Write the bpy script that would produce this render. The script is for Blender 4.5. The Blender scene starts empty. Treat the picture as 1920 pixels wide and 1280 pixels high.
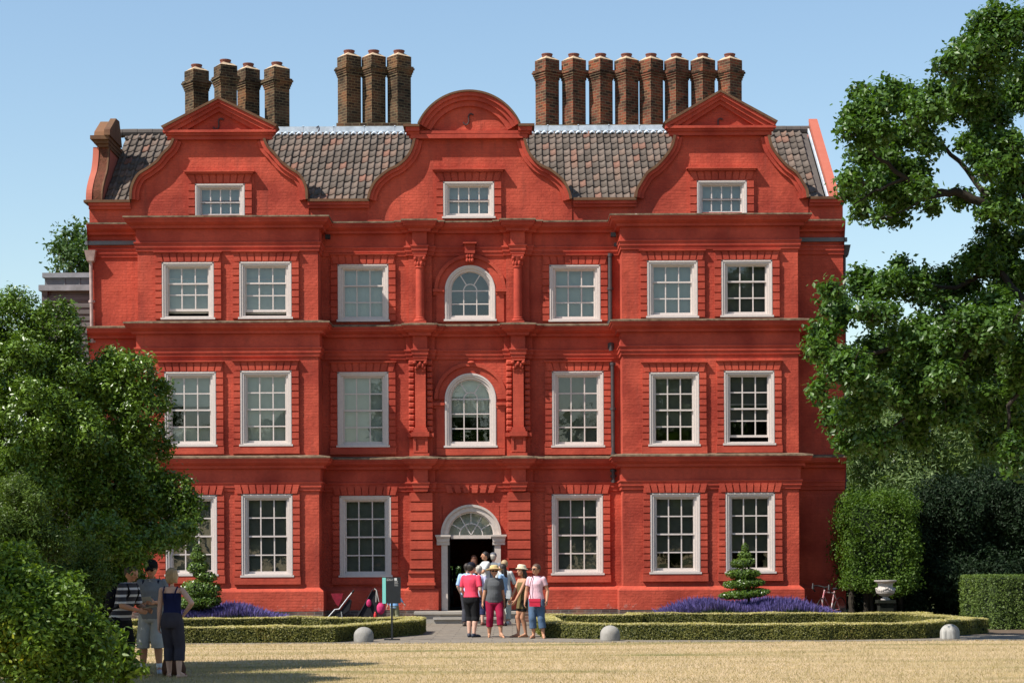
import bpy, bmesh, math, random
import numpy as np
from mathutils import Vector, Matrix, Quaternion
random.seed(7); np.random.seed(7)
sc = bpy.context.scene
COL = sc.collection
rad = math.radians

# ------------------------------------------------------------------ camera, sky, sun, exposure
DIST, EYE, FPX, ROLL = 57.0, 1.75, 3750.0, 0.0047
cd = bpy.data.cameras.new('camera'); cam = bpy.data.objects.new('camera', cd); COL.objects.link(cam)
cam.location = (0, -DIST, EYE); cam.rotation_euler = (rad(90), ROLL, 0)
cd.sensor_width = 36; cd.lens = FPX/1920*36; cd.shift_y = (1050-640)/1920
cd.clip_start = 0.5; cd.clip_end = 5000
sc.camera = cam
AZ, EL = rad(62), rad(51.5)                       # sun: to the left and in front of the house
SUN = Vector((-math.sin(AZ)*math.cos(EL), -math.cos(AZ)*math.cos(EL), math.sin(EL)))
w = bpy.data.worlds.new("World"); sc.world = w; w.use_nodes = True
nt = w.node_tree; bg = nt.nodes['Background']
sky = nt.nodes.new('ShaderNodeTexSky'); sky.sky_type = 'NISHITA'; sky.sun_disc = False
sky.sun_elevation = EL; sky.sun_rotation = math.atan2(SUN.x, SUN.y)
sky.air_density = 1.35; sky.dust_density = 0.15; sky.ozone_density = 3.0; sky.altitude = 0
nt.links.new(sky.outputs[0], bg.inputs[0]); bg.inputs[1].default_value = 0.098
sl = bpy.data.lights.new('sun', 'SUN'); so = bpy.data.objects.new('sun', sl); COL.objects.link(so)
sl.energy = 5.0; sl.angle = rad(0.5); sl.color = (1.0, 0.945, 0.86)
so.rotation_euler = (-SUN).to_track_quat('-Z', 'Y').to_euler(); so.location = (-30, -30, 60)
sc.view_settings.view_transform = 'Standard'; sc.view_settings.look = 'None'
sc.view_settings.exposure = 0.68; sc.view_settings.gamma = 1

# ------------------------------------------------------------------ measuring: photo position -> place
CR, SR = math.cos(ROLL), math.sin(ROLL)
def W(px, py, y=0.0):
    u, v = px-960, 1050-py
    ut, vt = u*CR+v*SR, -u*SR+v*CR
    s = (DIST+y)/FPX
    return ut*s, EYE+vt*s
def WX(px, py, y=0.0): return W(px, py, y)[0]
def WZ(px, py, y=0.0): return W(px, py, y)[1]
def WD(px, py, D): x, z = W(px, py, D-DIST); return Vector((x, D-DIST, z))
def G(px, py, z=0.0):
    u, v = px-960, 1050-py
    ut, vt = u*CR+v*SR, -u*SR+v*CR
    D = (EYE-z)*FPX/(-vt)
    return Vector((ut*D/FPX, D-DIST, z))

# ------------------------------------------------------------------ materials
def newmat(name):
    m = bpy.data.materials.new(name); m.use_nodes = True
    nt = m.node_tree
    return m, nt, nt.nodes['Principled BSDF'], nt.nodes.new, nt.links.new
def simple(name, col, rough=0.7, noise=0.0, nscale=20, metal=0.0, bump=0.0, spec=0.3):
    m, nt, b, N, L = newmat(name)
    b.inputs['Base Color'].default_value = (*col, 1); b.inputs['Roughness'].default_value = rough
    b.inputs['Metallic'].default_value = metal; b.inputs['Specular IOR Level'].default_value = spec
    if noise or bump:
        t = N('ShaderNodeNewGeometry'); n = N('ShaderNodeTexNoise'); n.inputs['Scale'].default_value = nscale; n.inputs['Detail'].default_value = 5
        L(t.outputs['Position'], n.inputs['Vector'])
        r = N('ShaderNodeMapRange'); r.inputs[1].default_value = .3; r.inputs[2].default_value = .7
        r.inputs[3].default_value = 1-noise; r.inputs[4].default_value = 1+noise
        L(n.outputs['Fac'], r.inputs[0])
        mx = N('ShaderNodeVectorMath'); mx.operation = 'SCALE'; mx.inputs[0].default_value = col
        L(r.outputs[0], mx.inputs['Scale']); L(mx.outputs[0], b.inputs['Base Color'])
        if bump:
            bp = N('ShaderNodeBump'); bp.inputs['Strength'].default_value = bump; bp.inputs['Distance'].default_value = .02
            L(n.outputs['Fac'], bp.inputs['Height']); L(bp.outputs[0], b.inputs['Normal'])
    return m
def facevec(N, L):
    """position along a wall face and up it, whichever way the wall faces"""
    g = N('ShaderNodeNewGeometry'); sp = N('ShaderNodeSeparateXYZ'); L(g.outputs['Position'], sp.inputs[0])
    sn = N('ShaderNodeSeparateXYZ'); L(g.outputs['True Normal'], sn.inputs[0])
    a = N('ShaderNodeMath'); a.operation = 'MULTIPLY'; L(sp.outputs[0], a.inputs[0]); L(sn.outputs[1], a.inputs[1])
    c = N('ShaderNodeMath'); c.operation = 'MULTIPLY'; L(sp.outputs[1], c.inputs[0]); L(sn.outputs[0], c.inputs[1])
    d = N('ShaderNodeMath'); d.operation = 'SUBTRACT'; L(c.outputs[0], d.inputs[0]); L(a.outputs[0], d.inputs[1])
    v = N('ShaderNodeCombineXYZ'); L(d.outputs[0], v.inputs[0]); L(sp.outputs[2], v.inputs[1])
    return g, v, sp
RED = (0.425, 0.060, 0.034)
def red_paint(name, brick=0.55, tint=(1, 1, 1), dirt=0.5):
    m, nt, b, N, L = newmat(name)
    g, v, sp = facevec(N, L)
    wob = N('ShaderNodeTexNoise'); wob.inputs['Scale'].default_value = 3.0; L(g.outputs['Position'], wob.inputs['Vector'])
    wa = N('ShaderNodeVectorMath'); wa.operation = 'SCALE'; wa.inputs['Scale'].default_value = 0.03; L(wob.outputs['Color'], wa.inputs[0])
    wv = N('ShaderNodeVectorMath'); wv.operation = 'ADD'; L(v.outputs[0], wv.inputs[0]); L(wa.outputs[0], wv.inputs[1])
    br = N('ShaderNodeTexBrick'); L(wv.outputs[0], br.inputs['Vector'])
    br.inputs['Scale'].default_value = 1; br.inputs['Brick Width'].default_value = .23; br.inputs['Row Height'].default_value = .08
    br.inputs['Mortar Size'].default_value = .012; br.inputs['Mortar Smooth'].default_value = .35
    br.inputs['Color1'].default_value = (1, 1, 1, 1); br.inputs['Color2'].default_value = (.62, .62, .62, 1); br.inputs['Mortar'].default_value = (.5, .5, .5, 1)
    n1 = N('ShaderNodeTexNoise'); n1.inputs['Scale'].default_value = .8; n1.inputs['Detail'].default_value = 6; L(g.outputs['Position'], n1.inputs['Vector'])
    n2 = N('ShaderNodeTexNoise'); n2.inputs['Scale'].default_value = 9; n2.inputs['Detail'].default_value = 7; n2.inputs['Roughness'].default_value = .7; L(g.outputs['Position'], n2.inputs['Vector'])
    st = N('ShaderNodeVectorMath'); st.operation = 'MULTIPLY'; st.inputs[1].default_value = (5, 5, .45); L(g.outputs['Position'], st.inputs[0])
    n3 = N('ShaderNodeTexNoise'); n3.inputs['Scale'].default_value = 1.2; n3.inputs['Detail'].default_value = 4; L(st.outputs[0], n3.inputs['Vector'])
    c = [tuple(RED[i]*tint[i]*k for i in range(3)) for k in (.72, 1.16)]
    r1 = N('ShaderNodeValToRGB'); r1.color_ramp.elements[0].position = .36; r1.color_ramp.elements[1].position = .62
    r1.color_ramp.elements[0].color = (c[0][0], c[0][1]*.95, c[0][2], 1); r1.color_ramp.elements[1].color = (c[1][0], c[1][1]*1.15, c[1][2]*1.15, 1)
    L(n1.outputs['Fac'], r1.inputs[0])
    r3 = N('ShaderNodeMapRange'); r3.inputs[1].default_value = .52; r3.inputs[2].default_value = .76; r3.inputs[3].default_value = 0; r3.inputs[4].default_value = dirt; L(n3.outputs['Fac'], r3.inputs[0])
    mx = N('ShaderNodeMix'); mx.data_type = 'RGBA'; L(r3.outputs[0], mx.inputs['Factor']); L(r1.outputs[0], mx.inputs['A']); mx.inputs['B'].default_value = (.24, .05, .034, 1)
    r2 = N('ShaderNodeMapRange'); r2.inputs[1].default_value = .3; r2.inputs[2].default_value = .7; r2.inputs[3].default_value = .86; r2.inputs[4].default_value = 1.1; L(n2.outputs['Fac'], r2.inputs[0])
    bm_ = N('ShaderNodeMix'); bm_.data_type = 'RGBA'; bm_.blend_type = 'MULTIPLY'; bm_.inputs['Factor'].default_value = .13 if brick else 0
    L(mx.outputs['Result'], bm_.inputs['A']); L(br.outputs['Color'], bm_.inputs['B'])
    sc_ = N('ShaderNodeVectorMath'); sc_.operation = 'SCALE'; L(bm_.outputs['Result'], sc_.inputs[0]); L(r2.outputs[0], sc_.inputs['Scale'])
    # worn, salty patches low on the plinth
    n4 = N('ShaderNodeTexNoise'); n4.inputs['Scale'].default_value = 4.5; n4.inputs['Detail'].default_value = 8; n4.inputs['Roughness'].default_value = .75; L(g.outputs['Position'], n4.inputs['Vector'])
    zz = N('ShaderNodeMapRange'); L(sp.outputs[2], zz.inputs[0]); zz.inputs[1].default_value = .75; zz.inputs[2].default_value = .38; zz.inputs[3].default_value = 0; zz.inputs[4].default_value = .17
    ad = N('ShaderNodeMath'); L(n4.outputs['Fac'], ad.inputs[0]); L(zz.outputs[0], ad.inputs[1])
    r4 = N('ShaderNodeMapRange'); L(ad.outputs[0], r4.inputs[0]); r4.inputs[1].default_value = .70; r4.inputs[2].default_value = .78; r4.inputs[3].default_value = 0; r4.inputs[4].default_value = .6
    m4 = N('ShaderNodeMix'); m4.data_type = 'RGBA'; L(r4.outputs[0], m4.inputs['Factor']); L(sc_.outputs[0], m4.inputs['A']); m4.inputs['B'].default_value = (.42, .25, .21, 1)
    L(m4.outputs['Result'], b.inputs['Base Color']); b.inputs['Roughness'].default_value = .82; b.inputs['Specular IOR Level'].default_value = .2
    am = N('ShaderNodeMath'); am.operation = 'MULTIPLY_ADD'; L(n2.outputs['Fac'], am.inputs[0]); am.inputs[1].default_value = .85
    pn = N('ShaderNodeTexNoise'); pn.inputs['Scale'].default_value = 1.6; pn.inputs['Detail'].default_value = 3; L(g.outputs['Position'], pn.inputs['Vector'])
    pr = N('ShaderNodeMapRange'); pr.inputs[1].default_value = .38; pr.inputs[2].default_value = .68; pr.inputs[3].default_value = .12 if brick else 0; pr.inputs[4].default_value = 1.15 if brick else 0; L(pn.outputs['Fac'], pr.inputs[0])
    sb = N('ShaderNodeMath'); sb.operation = 'MULTIPLY'; L(br.outputs['Color'], sb.inputs[0]); L(pr.outputs[0], sb.inputs[1]); L(sb.outputs[0], am.inputs[2])
    bp = N('ShaderNodeBump'); bp.inputs['Strength'].default_value = brick if brick else .4; bp.inputs['Distance'].default_value = .028
    L(am.outputs[0], bp.inputs['Height']); L(bp.outputs[0], b.inputs['Normal'])
    return m
def old_brick(name, c1, c2, mortar, bump=.7, moss=.0):
    m, nt, b, N, L = newmat(name)
    g, v, sp = facevec(N, L)
    br = N('ShaderNodeTexBrick'); L(v.outputs[0], br.inputs['Vector'])
    br.inputs['Scale'].default_value = 1; br.inputs['Brick Width'].default_value = .23; br.inputs['Row Height'].default_value = .085
    br.inputs['Mortar Size'].default_value = .011; br.inputs['Mortar Smooth'].default_value = .2
    br.inputs['Color1'].default_value = (*c1, 1); br.inputs['Color2'].default_value = (*c2, 1); br.inputs['Mortar'].default_value = (*mortar, 1)
    n = N('ShaderNodeTexNoise'); n.inputs['Scale'].default_value = 1.7; n.inputs['Detail'].default_value = 6; L(g.outputs['Position'], n.inputs['Vector'])
    r = N('ShaderNodeValToRGB'); e = r.color_ramp.elements
    e[0].position = .35; e[0].color = (.5, .5, .5, 1); e[1].position = .66; e[1].color = (1.35, 1.02, .8, 1)
    x = r.color_ramp.elements.new(.5); x.color = (.95, .95, .92, 1)
    L(n.outputs['Fac'], r.inputs[0])
    mx = N('ShaderNodeMix'); mx.data_type = 'RGBA'; mx.blend_type = 'MULTIPLY'; mx.inputs['Factor'].default_value = .9
    L(br.outputs['Color'], mx.inputs['A']); L(r.outputs[0], mx.inputs['B']); L(mx.outputs['Result'], b.inputs['Base Color'])
    b.inputs['Roughness'].default_value = .9; b.inputs['Specular IOR Level'].default_value = .1
    bp = N('ShaderNodeBump'); bp.inputs['Strength'].default_value = bump; bp.inputs['Distance'].default_value = .02; bp.invert = True
    L(br.outputs['Fac'], bp.inputs['Height']); L(bp.outputs[0], b.inputs['Normal'])
    return m
def blotch(name, cols, scale=3.0, detail=6, rough=.9, bump=.3, stretch=(1, 1, 1), spec=.2):
    m, nt, b, N, L = newmat(name)
    g = N('ShaderNodeNewGeometry'); mp = N('ShaderNodeVectorMath'); mp.operation = 'MULTIPLY'; mp.inputs[1].default_value = stretch
    L(g.outputs['Position'], mp.inputs[0])
    n = N('ShaderNodeTexNoise'); n.inputs['Scale'].default_value = scale; n.inputs['Detail'].default_value = detail; n.inputs['Roughness'].default_value = .65
    L(mp.outputs[0], n.inputs['Vector'])
    r = N('ShaderNodeValToRGB'); els = r.color_ramp.elements
    k = len(cols)
    for i, c in enumerate(cols):
        p = .3+.4*i/max(1, k-1)
        e = els[0] if i == 0 else (els[1] if i == k-1 else els.new(p))
        e.position = p; e.color = (*c, 1)
    L(n.outputs['Fac'], r.inputs[0]); L(r.outputs[0], b.inputs['Base Color'])
    b.inputs['Roughness'].default_value = rough; b.inputs['Specular IOR Level'].default_value = spec
    if bump:
        bp = N('ShaderNodeBump'); bp.inputs['Strength'].default_value = bump; bp.inputs['Distance'].default_value = .03
        L(n.outputs['Fac'], bp.inputs['Height']); L(bp.outputs[0], b.inputs['Normal'])
    return m
def leafmat(name, c0, c1, trans=.35, rough=.45, spec=.4, c2=None):
    m, nt, b, N, L = newmat(name)
    g = N('ShaderNodeNewGeometry'); r = N('ShaderNodeValToRGB'); e = r.color_ramp.elements
    e[0].color = (*c0, 1); e[1].color = (*c1, 1)
    if c2: e[1].position = .82; x = e.new(.97); x.color = (*c2, 1)
    n = N('ShaderNodeTexNoise'); n.inputs['Scale'].default_value = .9; n.inputs['Detail'].default_value = 2; L(g.outputs['Position'], n.inputs['Vector'])
    a = N('ShaderNodeMath'); a.operation = 'MULTIPLY_ADD'; L(n.outputs['Fac'], a.inputs[0]); a.inputs[1].default_value = .9
    a2 = N('ShaderNodeMath'); a2.operation = 'MULTIPLY_ADD'; L(g.outputs['Random Per Island'], a2.inputs[0]); a2.inputs[1].default_value = .5; a2.inputs[2].default_value = -.2
    L(a2.outputs[0], a.inputs[2])
    L(a.outputs[0], r.inputs[0]); L(r.outputs[0], b.inputs['Base Color'])
    b.inputs['Roughness'].default_value = rough; b.inputs['Specular IOR Level'].default_value = spec
    t = N('ShaderNodeBsdfTranslucent'); sx = N('ShaderNodeVectorMath'); sx.operation = 'MULTIPLY'; sx.inputs[1].default_value = (1.3, 1.35, .5)
    L(r.outputs[0], sx.inputs[0]); L(sx.outputs[0], t.inputs[0])
    mx = N('ShaderNodeMixShader'); mx.inputs[0].default_value = trans
    L(b.outputs[0], mx.inputs[1]); L(t.outputs[0], mx.inputs[2]); L(mx.outputs[0], nt.nodes['Material Output'].inputs[0])
    return m
def glassmat(name, tint=(.8, .86, .85)):
    m, nt, b, N, L = newmat(name); nt.nodes.remove(b)
    t = N('ShaderNodeBsdfTransparent'); t.inputs[0].default_value = (*tint, 1)
    gl = N('ShaderNodeBsdfGlossy'); gl.inputs['Roughness'].default_value = .015
    g = N('ShaderNodeNewGeometry'); n = N('ShaderNodeTexNoise'); n.inputs['Scale'].default_value = 2.4; L(g.outputs['Position'], n.inputs['Vector'])
    bp = N('ShaderNodeBump'); bp.inputs['Strength'].default_value = .05; bp.inputs['Distance'].default_value = .02; L(n.outputs['Fac'], bp.inputs['Height']); L(bp.outputs[0], gl.inputs['Normal'])
    fr = N('ShaderNodeFresnel'); fr.inputs[0].default_value = 1.5
    a = N('ShaderNodeMath'); a.operation = 'MULTIPLY_ADD'; L(fr.outputs[0], a.inputs[0]); a.inputs[1].default_value = 1.5; a.inputs[2].default_value = .05
    mx = N('ShaderNodeMixShader'); L(a.outputs[0], mx.inputs[0]); L(t.outputs[0], mx.inputs[1]); L(gl.outputs[0], mx.inputs[2])
    L(mx.outputs[0], nt.nodes['Material Output'].inputs[0])
    return m

M = {}
M['red'] = red_paint('red painted brick', .62)
M['redtrim'] = red_paint('red painted trim', .0, (.96, .92, .95), .3)
M['redblock'] = red_paint('red painted rubbed brick', .28, (1.0, 1.0, 1.0), .2)
M['capping'] = blotch('weathered capping tiles', [(.055, .035, .022), (.17, .075, .045), (.13, .10, .06), (.24, .17, .11)], 5, 8, .95, .6)
M['coping'] = blotch('mossy red coping', [(.10, .045, .028), (.26, .06, .036), (.15, .085, .045)], 3, 7, .95, .5)
M['lichen'] = blotch('lichened brick', [(.16, .09, .045), (.30, .20, .07), (.20, .09, .05)], 4, 8, .95, .5)
M['white'] = simple('white window paint', (.56, .49, .45), .5, .05, 14, bump=.05, spec=.35)
M['stone'] = blotch('pale stone', [(.30, .27, .23), (.42, .39, .34), (.36, .33, .29)], 4, 8, .9, .2)
M['doorstone'] = simple('stone coloured door paint', (.50, .43, .38), .6, .08, 12, bump=.05)
M['chimney'] = old_brick('sooty chimney brick', (.125, .070, .043), (.034, .025, .020), (.17, .135, .08))
M['chimney_red'] = old_brick('red chimney brick', (.20, .065, .040), (.045, .030, .023), (.18, .135, .085))
M['plinthbrick'] = old_brick('grey plinth brick', (.16, .10, .085), (.09, .07, .065), (.22, .19, .17))
M['flaunch'] = simple('mortar flaunching', (.42, .31, .20), .9, .2, 15, bump=.2)
M['pot'] = simple('terracotta pot', (.17, .060, .042), .8, .2, 20)
M['lead'] = simple('new lead', (.44, .49, .54), .5, .2, 6)
M['leadold'] = blotch('old lead', [(.10, .105, .115), (.19, .20, .21), (.14, .145, .155)], 3, 5, .6, .1)
M['ridgeclay'] = blotch('dark ridge tile', [(.07, .06, .055), (.15, .13, .115), (.10, .085, .075)], 5, 5, .9, .3)
M['faded'] = blotch('faded pink red coping', [(.36, .10, .065), (.46, .17, .12), (.40, .12, .08)], 3, 6, .9, .3)
M['iron'] = simple('rusty iron', (.06, .032, .032), .7, .3, 30)
M['pipe'] = blotch('slate grey pipe', [(.05, .042, .044), (.10, .08, .08), (.07, .06, .062)], 6, 4, .6, .1)
M['pipelight'] = blotch('faded pink pipe', [(.30, .20, .18), (.46, .34, .31)], 6, 4, .6, .1)
M['glass'] = glassmat('old window glass')
M['blind'] = simple('linen blind', (.50, .52, .49), .9, .06, 5)
M['blinddark'] = simple('dull linen blind', (.20, .195, .17), .9, .1, 5)
M['blindcream'] = simple('cream blind', (.80, .78, .70), .9, .05, 5)
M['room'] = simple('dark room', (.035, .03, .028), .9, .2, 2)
M['black'] = simple('black frame', (.012, .012, .014), .5)

# roof tiles: each pantile its own tone
def tiles_mat():
    m, nt, b, N, L = newmat('pantiles')
    a = N('ShaderNodeAttribute'); a.attribute_name = 'tile_tone'; r = N('ShaderNodeValToRGB'); e = r.color_ramp.elements
    e[0].position = 0; e[0].color = (.085, .068, .056, 1); e[1].position = 1; e[1].color = (.20, .10, .072, 1)
    for p, c in ((.3, (.110, .088, .072)), (.55, (.130, .104, .086)), (.75, (.150, .112, .090)), (.9, (.170, .114, .086))):
        x = e.new(p); x.color = (*c, 1)
    L(a.outputs['Fac'], r.inputs[0])
    g = N('ShaderNodeNewGeometry'); n = N('ShaderNodeTexNoise'); n.inputs['Scale'].default_value = 7; n.inputs['Detail'].default_value = 6; L(g.outputs['Position'], n.inputs['Vector'])
    q = N('ShaderNodeMapRange'); q.inputs[1].default_value = .3; q.inputs[2].default_value = .7; q.inputs[3].default_value = .85; q.inputs[4].default_value = 1.15; L(n.outputs['Fac'], q.inputs[0])
    s = N('ShaderNodeVectorMath'); s.operation = 'SCALE'; L(r.outputs[0], s.inputs[0]); L(q.outputs[0], s.inputs['Scale'])
    L(s.outputs[0], b.inputs['Base Color']); b.inputs['Roughness'].default_value = .85; b.inputs['Specular IOR Level'].default_value = .15
    return m
M['tiles'] = tiles_mat()

# ------------------------------------------------------------------ mesh helpers
WL = {}
def wl(o): return WL.get(o.name, Vector((0, 0, 0)))
class MB:
    def __init__(s): s.v = []; s.f = []; s.m = []
    def add(s, vs, fs, mi=0):
        k = len(s.v); s.v += [tuple(q) for q in vs]
        for f in fs: s.f.append(tuple(i+k for i in f)); s.m.append(mi)
    def box(s, x0, x1, y0, y1, z0, z1, mi=0):
        if x0 > x1: x0, x1 = x1, x0
        if y0 > y1: y0, y1 = y1, y0
        if z0 > z1: z0, z1 = z1, z0
        s.add([(x0,y0,z0),(x1,y0,z0),(x1,y1,z0),(x0,y1,z0),(x0,y0,z1),(x1,y0,z1),(x1,y1,z1),(x0,y1,z1)],
              [(0,3,2,1),(4,5,6,7),(0,1,5,4),(1,2,6,5),(2,3,7,6),(3,0,4,7)], mi)
    def rotbox(s, c, size, rz, mi=0, taper=1.0):
        a, b, h = size[0]/2, size[1]/2, size[2]
        R = Matrix.Rotation(rz, 3, 'Z'); vs = []
        for z, k in ((0, 1.0), (h, taper)):
            for x, y in ((-a,-b),(a,-b),(a,b),(-a,b)): vs.append(Vector(c)+R@Vector((x*k, y*k, z)))
        s.add(vs, [(0,3,2,1),(4,5,6,7),(0,1,5,4),(1,2,6,5),(2,3,7,6),(3,0,4,7)], mi)
    def prism(s, poly, y0, y1, mi=0):
        n = len(poly)
        s.add([(x,y0,z) for x,z in poly]+[(x,y1,z) for x,z in poly],
              [tuple(range(n)), tuple(range(2*n-1, n-1, -1))]+[(i,(i+1)%n,n+(i+1)%n,n+i) for i in range(n)], mi)
    def prism_xy(s, poly, z0, z1, mi=0):
        n = len(poly)
        s.add([(x,y,z0) for x,y in poly]+[(x,y,z1) for x,y in poly],
              [tuple(range(n-1, -1, -1)), tuple(range(n, 2*n))]+[(i,(i+1)%n,n+(i+1)%n,n+i) for i in range(n)], mi)
    def strip(s, A, B, y0, y1, mi=0):
        """solid band between two polylines in the wall plane"""
        n = len(A); vs = []
        for P, y in ((A,y0),(B,y0),(B,y1),(A,y1)): vs += [(x,y,z) for x,z in P]
        fs = []
        for i in range(n-1):
            for k in range(4):
                a, b = k*n, ((k+1)%4)*n
                fs.append((a+i, a+i+1, b+i+1, b+i))
        fs += [(0,n,2*n,3*n), (n-1,4*n-1,3*n-1,2*n-1)]
        s.add(vs, fs, mi)
    def tube(s, pts, rr, n=8, mi=0):
        pts = [Vector(p) for p in pts]
        if not hasattr(rr, '__len__'): rr = [rr]*len(pts)
        vs, fs = [], []; ref = None
        for i, p in enumerate(pts):
            t = (pts[min(i+1,len(pts)-1)]-pts[max(i-1,0)]).normalized()
            if ref is None: ref = Vector((0,0,1)) if abs(t.z) < .9 else Vector((1,0,0))
            a = t.cross(ref).normalized(); b = a.cross(t).normalized(); ref = b
            for k in range(n):
                th = 2*math.pi*k/n; vs.append(p+(a*math.cos(th)+b*math.sin(th))*rr[i])
        for i in range(len(pts)-1):
            for k in range(n): fs.append((i*n+k, i*n+(k+1)%n, (i+1)*n+(k+1)%n, (i+1)*n+k))
        fs += [tuple(range(n-1,-1,-1)), tuple(range((len(pts)-1)*n, len(pts)*n))]
        s.add(vs, fs, mi)
    def lathe(s, prof, cx, cy, n=20, mi=0):
        vs, fs = [], []
        for r, z in prof:
            for k in range(n):
                th = 2*math.pi*k/n; vs.append((cx+r*math.cos(th), cy+r*math.sin(th), z))
        for i in range(len(prof)-1):
            for k in range(n): fs.append((i*n+k, i*n+(k+1)%n, (i+1)*n+(k+1)%n, (i+1)*n+k))
        fs += [tuple(range(n-1,-1,-1)), tuple(range((len(prof)-1)*n, len(prof)*n))]
        s.add(vs, fs, mi)
    def ell(s, c, r, rot=None, n=12, m=8, mi=0):
        c = Vector(c); vs, fs = [], []
        R = rot if rot else Matrix.Identity(3)
        vs.append(c+R@Vector((0,0,r[2])))
        for j in range(1, m):
            ph = math.pi*j/m
            for k in range(n):
                th = 2*math.pi*k/n
                vs.append(c+R@Vector((r[0]*math.sin(ph)*math.cos(th), r[1]*math.sin(ph)*math.sin(th), r[2]*math.cos(ph))))
        vs.append(c+R@Vector((0,0,-r[2])))
        for k in range(n): fs.append((0, 1+k, 1+(k+1)%n))
        for j in range(m-2):
            for k in range(n): fs.append((1+j*n+k, 1+(j+1)*n+k, 1+(j+1)*n+(k+1)%n, 1+j*n+(k+1)%n))
        last = len(vs)-1
        for k in range(n): fs.append((last, 1+(m-2)*n+(k+1)%n, 1+(m-2)*n+k))
        s.add(vs, fs, mi)
    def cap(s, p0, r0, p1, r1, n=10, flat=False):
        p0, p1 = Vector(p0), Vector(p1)
        s.tube([p0, p1], [r0, r1], n)
        if not flat:
            s.ell(p0, (r0,)*3, n=n, m=6); s.ell(p1, (r1,)*3, n=n, m=6)
    def loft(s, rings, n=16):
        """rings: (centre, half width, half depth, yaw)"""
        vs, fs = [], []
        for c, a, b, yw in rings:
            for k in range(n):
                th = 2*math.pi*k/n; x, y = a*math.cos(th), b*math.sin(th)
                vs.append((c[0]+x*math.cos(yw)-y*math.sin(yw), c[1]+x*math.sin(yw)+y*math.cos(yw), c[2]))
        for i in range(len(rings)-1):
            for k in range(n): fs.append((i*n+k, i*n+(k+1)%n, (i+1)*n+(k+1)%n, (i+1)*n+k))
        fs += [tuple(range(n-1,-1,-1)), tuple(range((len(rings)-1)*n, len(rings)*n))]
        s.add(vs, fs)
    def build(s, name, mats, parent=None, origin=None, smooth=False):
        me = bpy.data.meshes.new(name); org = Vector(origin) if origin is not None else Vector((0,0,0))
        me.from_pydata([tuple(Vector(q)-org) for q in s.v], [], s.f)
        if not isinstance(mats, (list, tuple)): mats = [mats]
        for q in mats: me.materials.append(q)
        if len(mats) > 1: me.polygons.foreach_set('material_index', s.m)
        if smooth: me.polygons.foreach_set('use_smooth', [True]*len(me.polygons))
        me.update()
        return link(name, me, parent, org)
def link(name, me, parent=None, org=Vector((0,0,0))):
    o = bpy.data.objects.new(name, me); COL.objects.link(o); WL[o.name] = Vector(org)
    if parent: o.parent = parent; o.location = Vector(org)-wl(parent)
    else: o.location = org
    return o
def empty(name, loc):
    o = bpy.data.objects.new(name, None); COL.objects.link(o); o.location = loc; o.empty_display_size = .3
    WL[o.name] = Vector(loc); return o
def tag(o, label=None, cat=None, group=None, kind=None):
    if label: o['label'] = label
    if cat: o['category'] = cat
    if group: o['group'] = group
    if kind: o['kind'] = kind
    return o
def arc(cx, cz, r, a0, a1, n):
    return [(cx+r*math.cos(rad(a0+(a1-a0)*i/n)), cz+r*math.sin(rad(a0+(a1-a0)*i/n))) for i in range(n+1)]
# ------------------------------------------------------------------ the house: plan and levels (metres)
BAY = 1.08
XL, XR = WX(169, 700), WX(1582, 760)
BL0, BL1 = WX(259, 700, -BAY), WX(597, 700, -BAY)
BR0, BR1 = WX(1167, 700, -BAY), WX(1497, 700, -BAY)
ZTOP = 12.02                                       # parapet top
E = (4.62, 8.38, 11.32)                            # top edges of the three cornices
BACK = 9.0
house = empty('red_brick_mansion', (0, 0, 0))
tag(house, 'tall red painted brick mansion with curved gables, white sash windows and rows of brick chimneys', 'mansion')

PC = [(WX(788, 750), WX(971, 750))]
PLc, PRc = WX(789, 700), WX(971.5, 700)            # pilaster pair centres
HB, HF = .36, .16                                  # half widths of back and front pilasters
YB, YF = -.14, -.40
def plan(d=0.0):
    p = [(XL-.02, 0), (BL0, 0), (BL0, -BAY), (BL1, -BAY), (BL1, 0)]
    for c in (PLc, PRc):
        p += [(c-HB, 0), (c-HB, YB), (c-HF, YB), (c-HF, YF), (c+HF, YF), (c+HF, YB), (c+HB, YB), (c+HB, 0)]
    p += [(BR0, 0), (BR0, -BAY), (BR1, -BAY), (BR1, 0), (XR+.02, 0)]
    return p
def plan_flat():
    p = [(XL-.02, 0), (BL0, 0), (BL0, -BAY), (BL1, -BAY), (BL1, 0)]
    for c in (PLc, PRc): p += [(c-.36, 0), (c-.36, YB), (c+.36, YB), (c+.36, 0)]
    p += [(BR0, 0), (BR0, -BAY), (BR1, -BAY), (BR1, 0), (XR+.02, 0)]
    return p
def sweep(mb, path, prof, mi=0, wob=0.0):
    n = len(path); P = [Vector((x, y)) for x, y in path]; nor = []
    for i in range(n-1):
        d = (P[i+1]-P[i]).normalized(); nor.append(Vector((d.y, -d.x)))
    mit = []
    for i in range(n):
        if i == 0: mit.append(nor[0])
        elif i == n-1: mit.append(nor[-1])
        else:
            a, b = nor[i-1], nor[i]; mit.append((a+b)/(1+a.dot(b)))
    k = len(prof); vs, fs = [], []
    for i in range(n):
        for pr, z in prof:
            q = P[i]+mit[i]*pr; vs.append((q.x, q.y, z))
    for i in range(n-1):
        for j in range(k-1): fs.append((i*k+j, (i+1)*k+j, (i+1)*k+j+1, i*k+j+1))
    fs += [tuple(range(k)), tuple(range(n*k-1, n*k-k-1, -1))]
    mb.add(vs, fs, mi)
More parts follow.
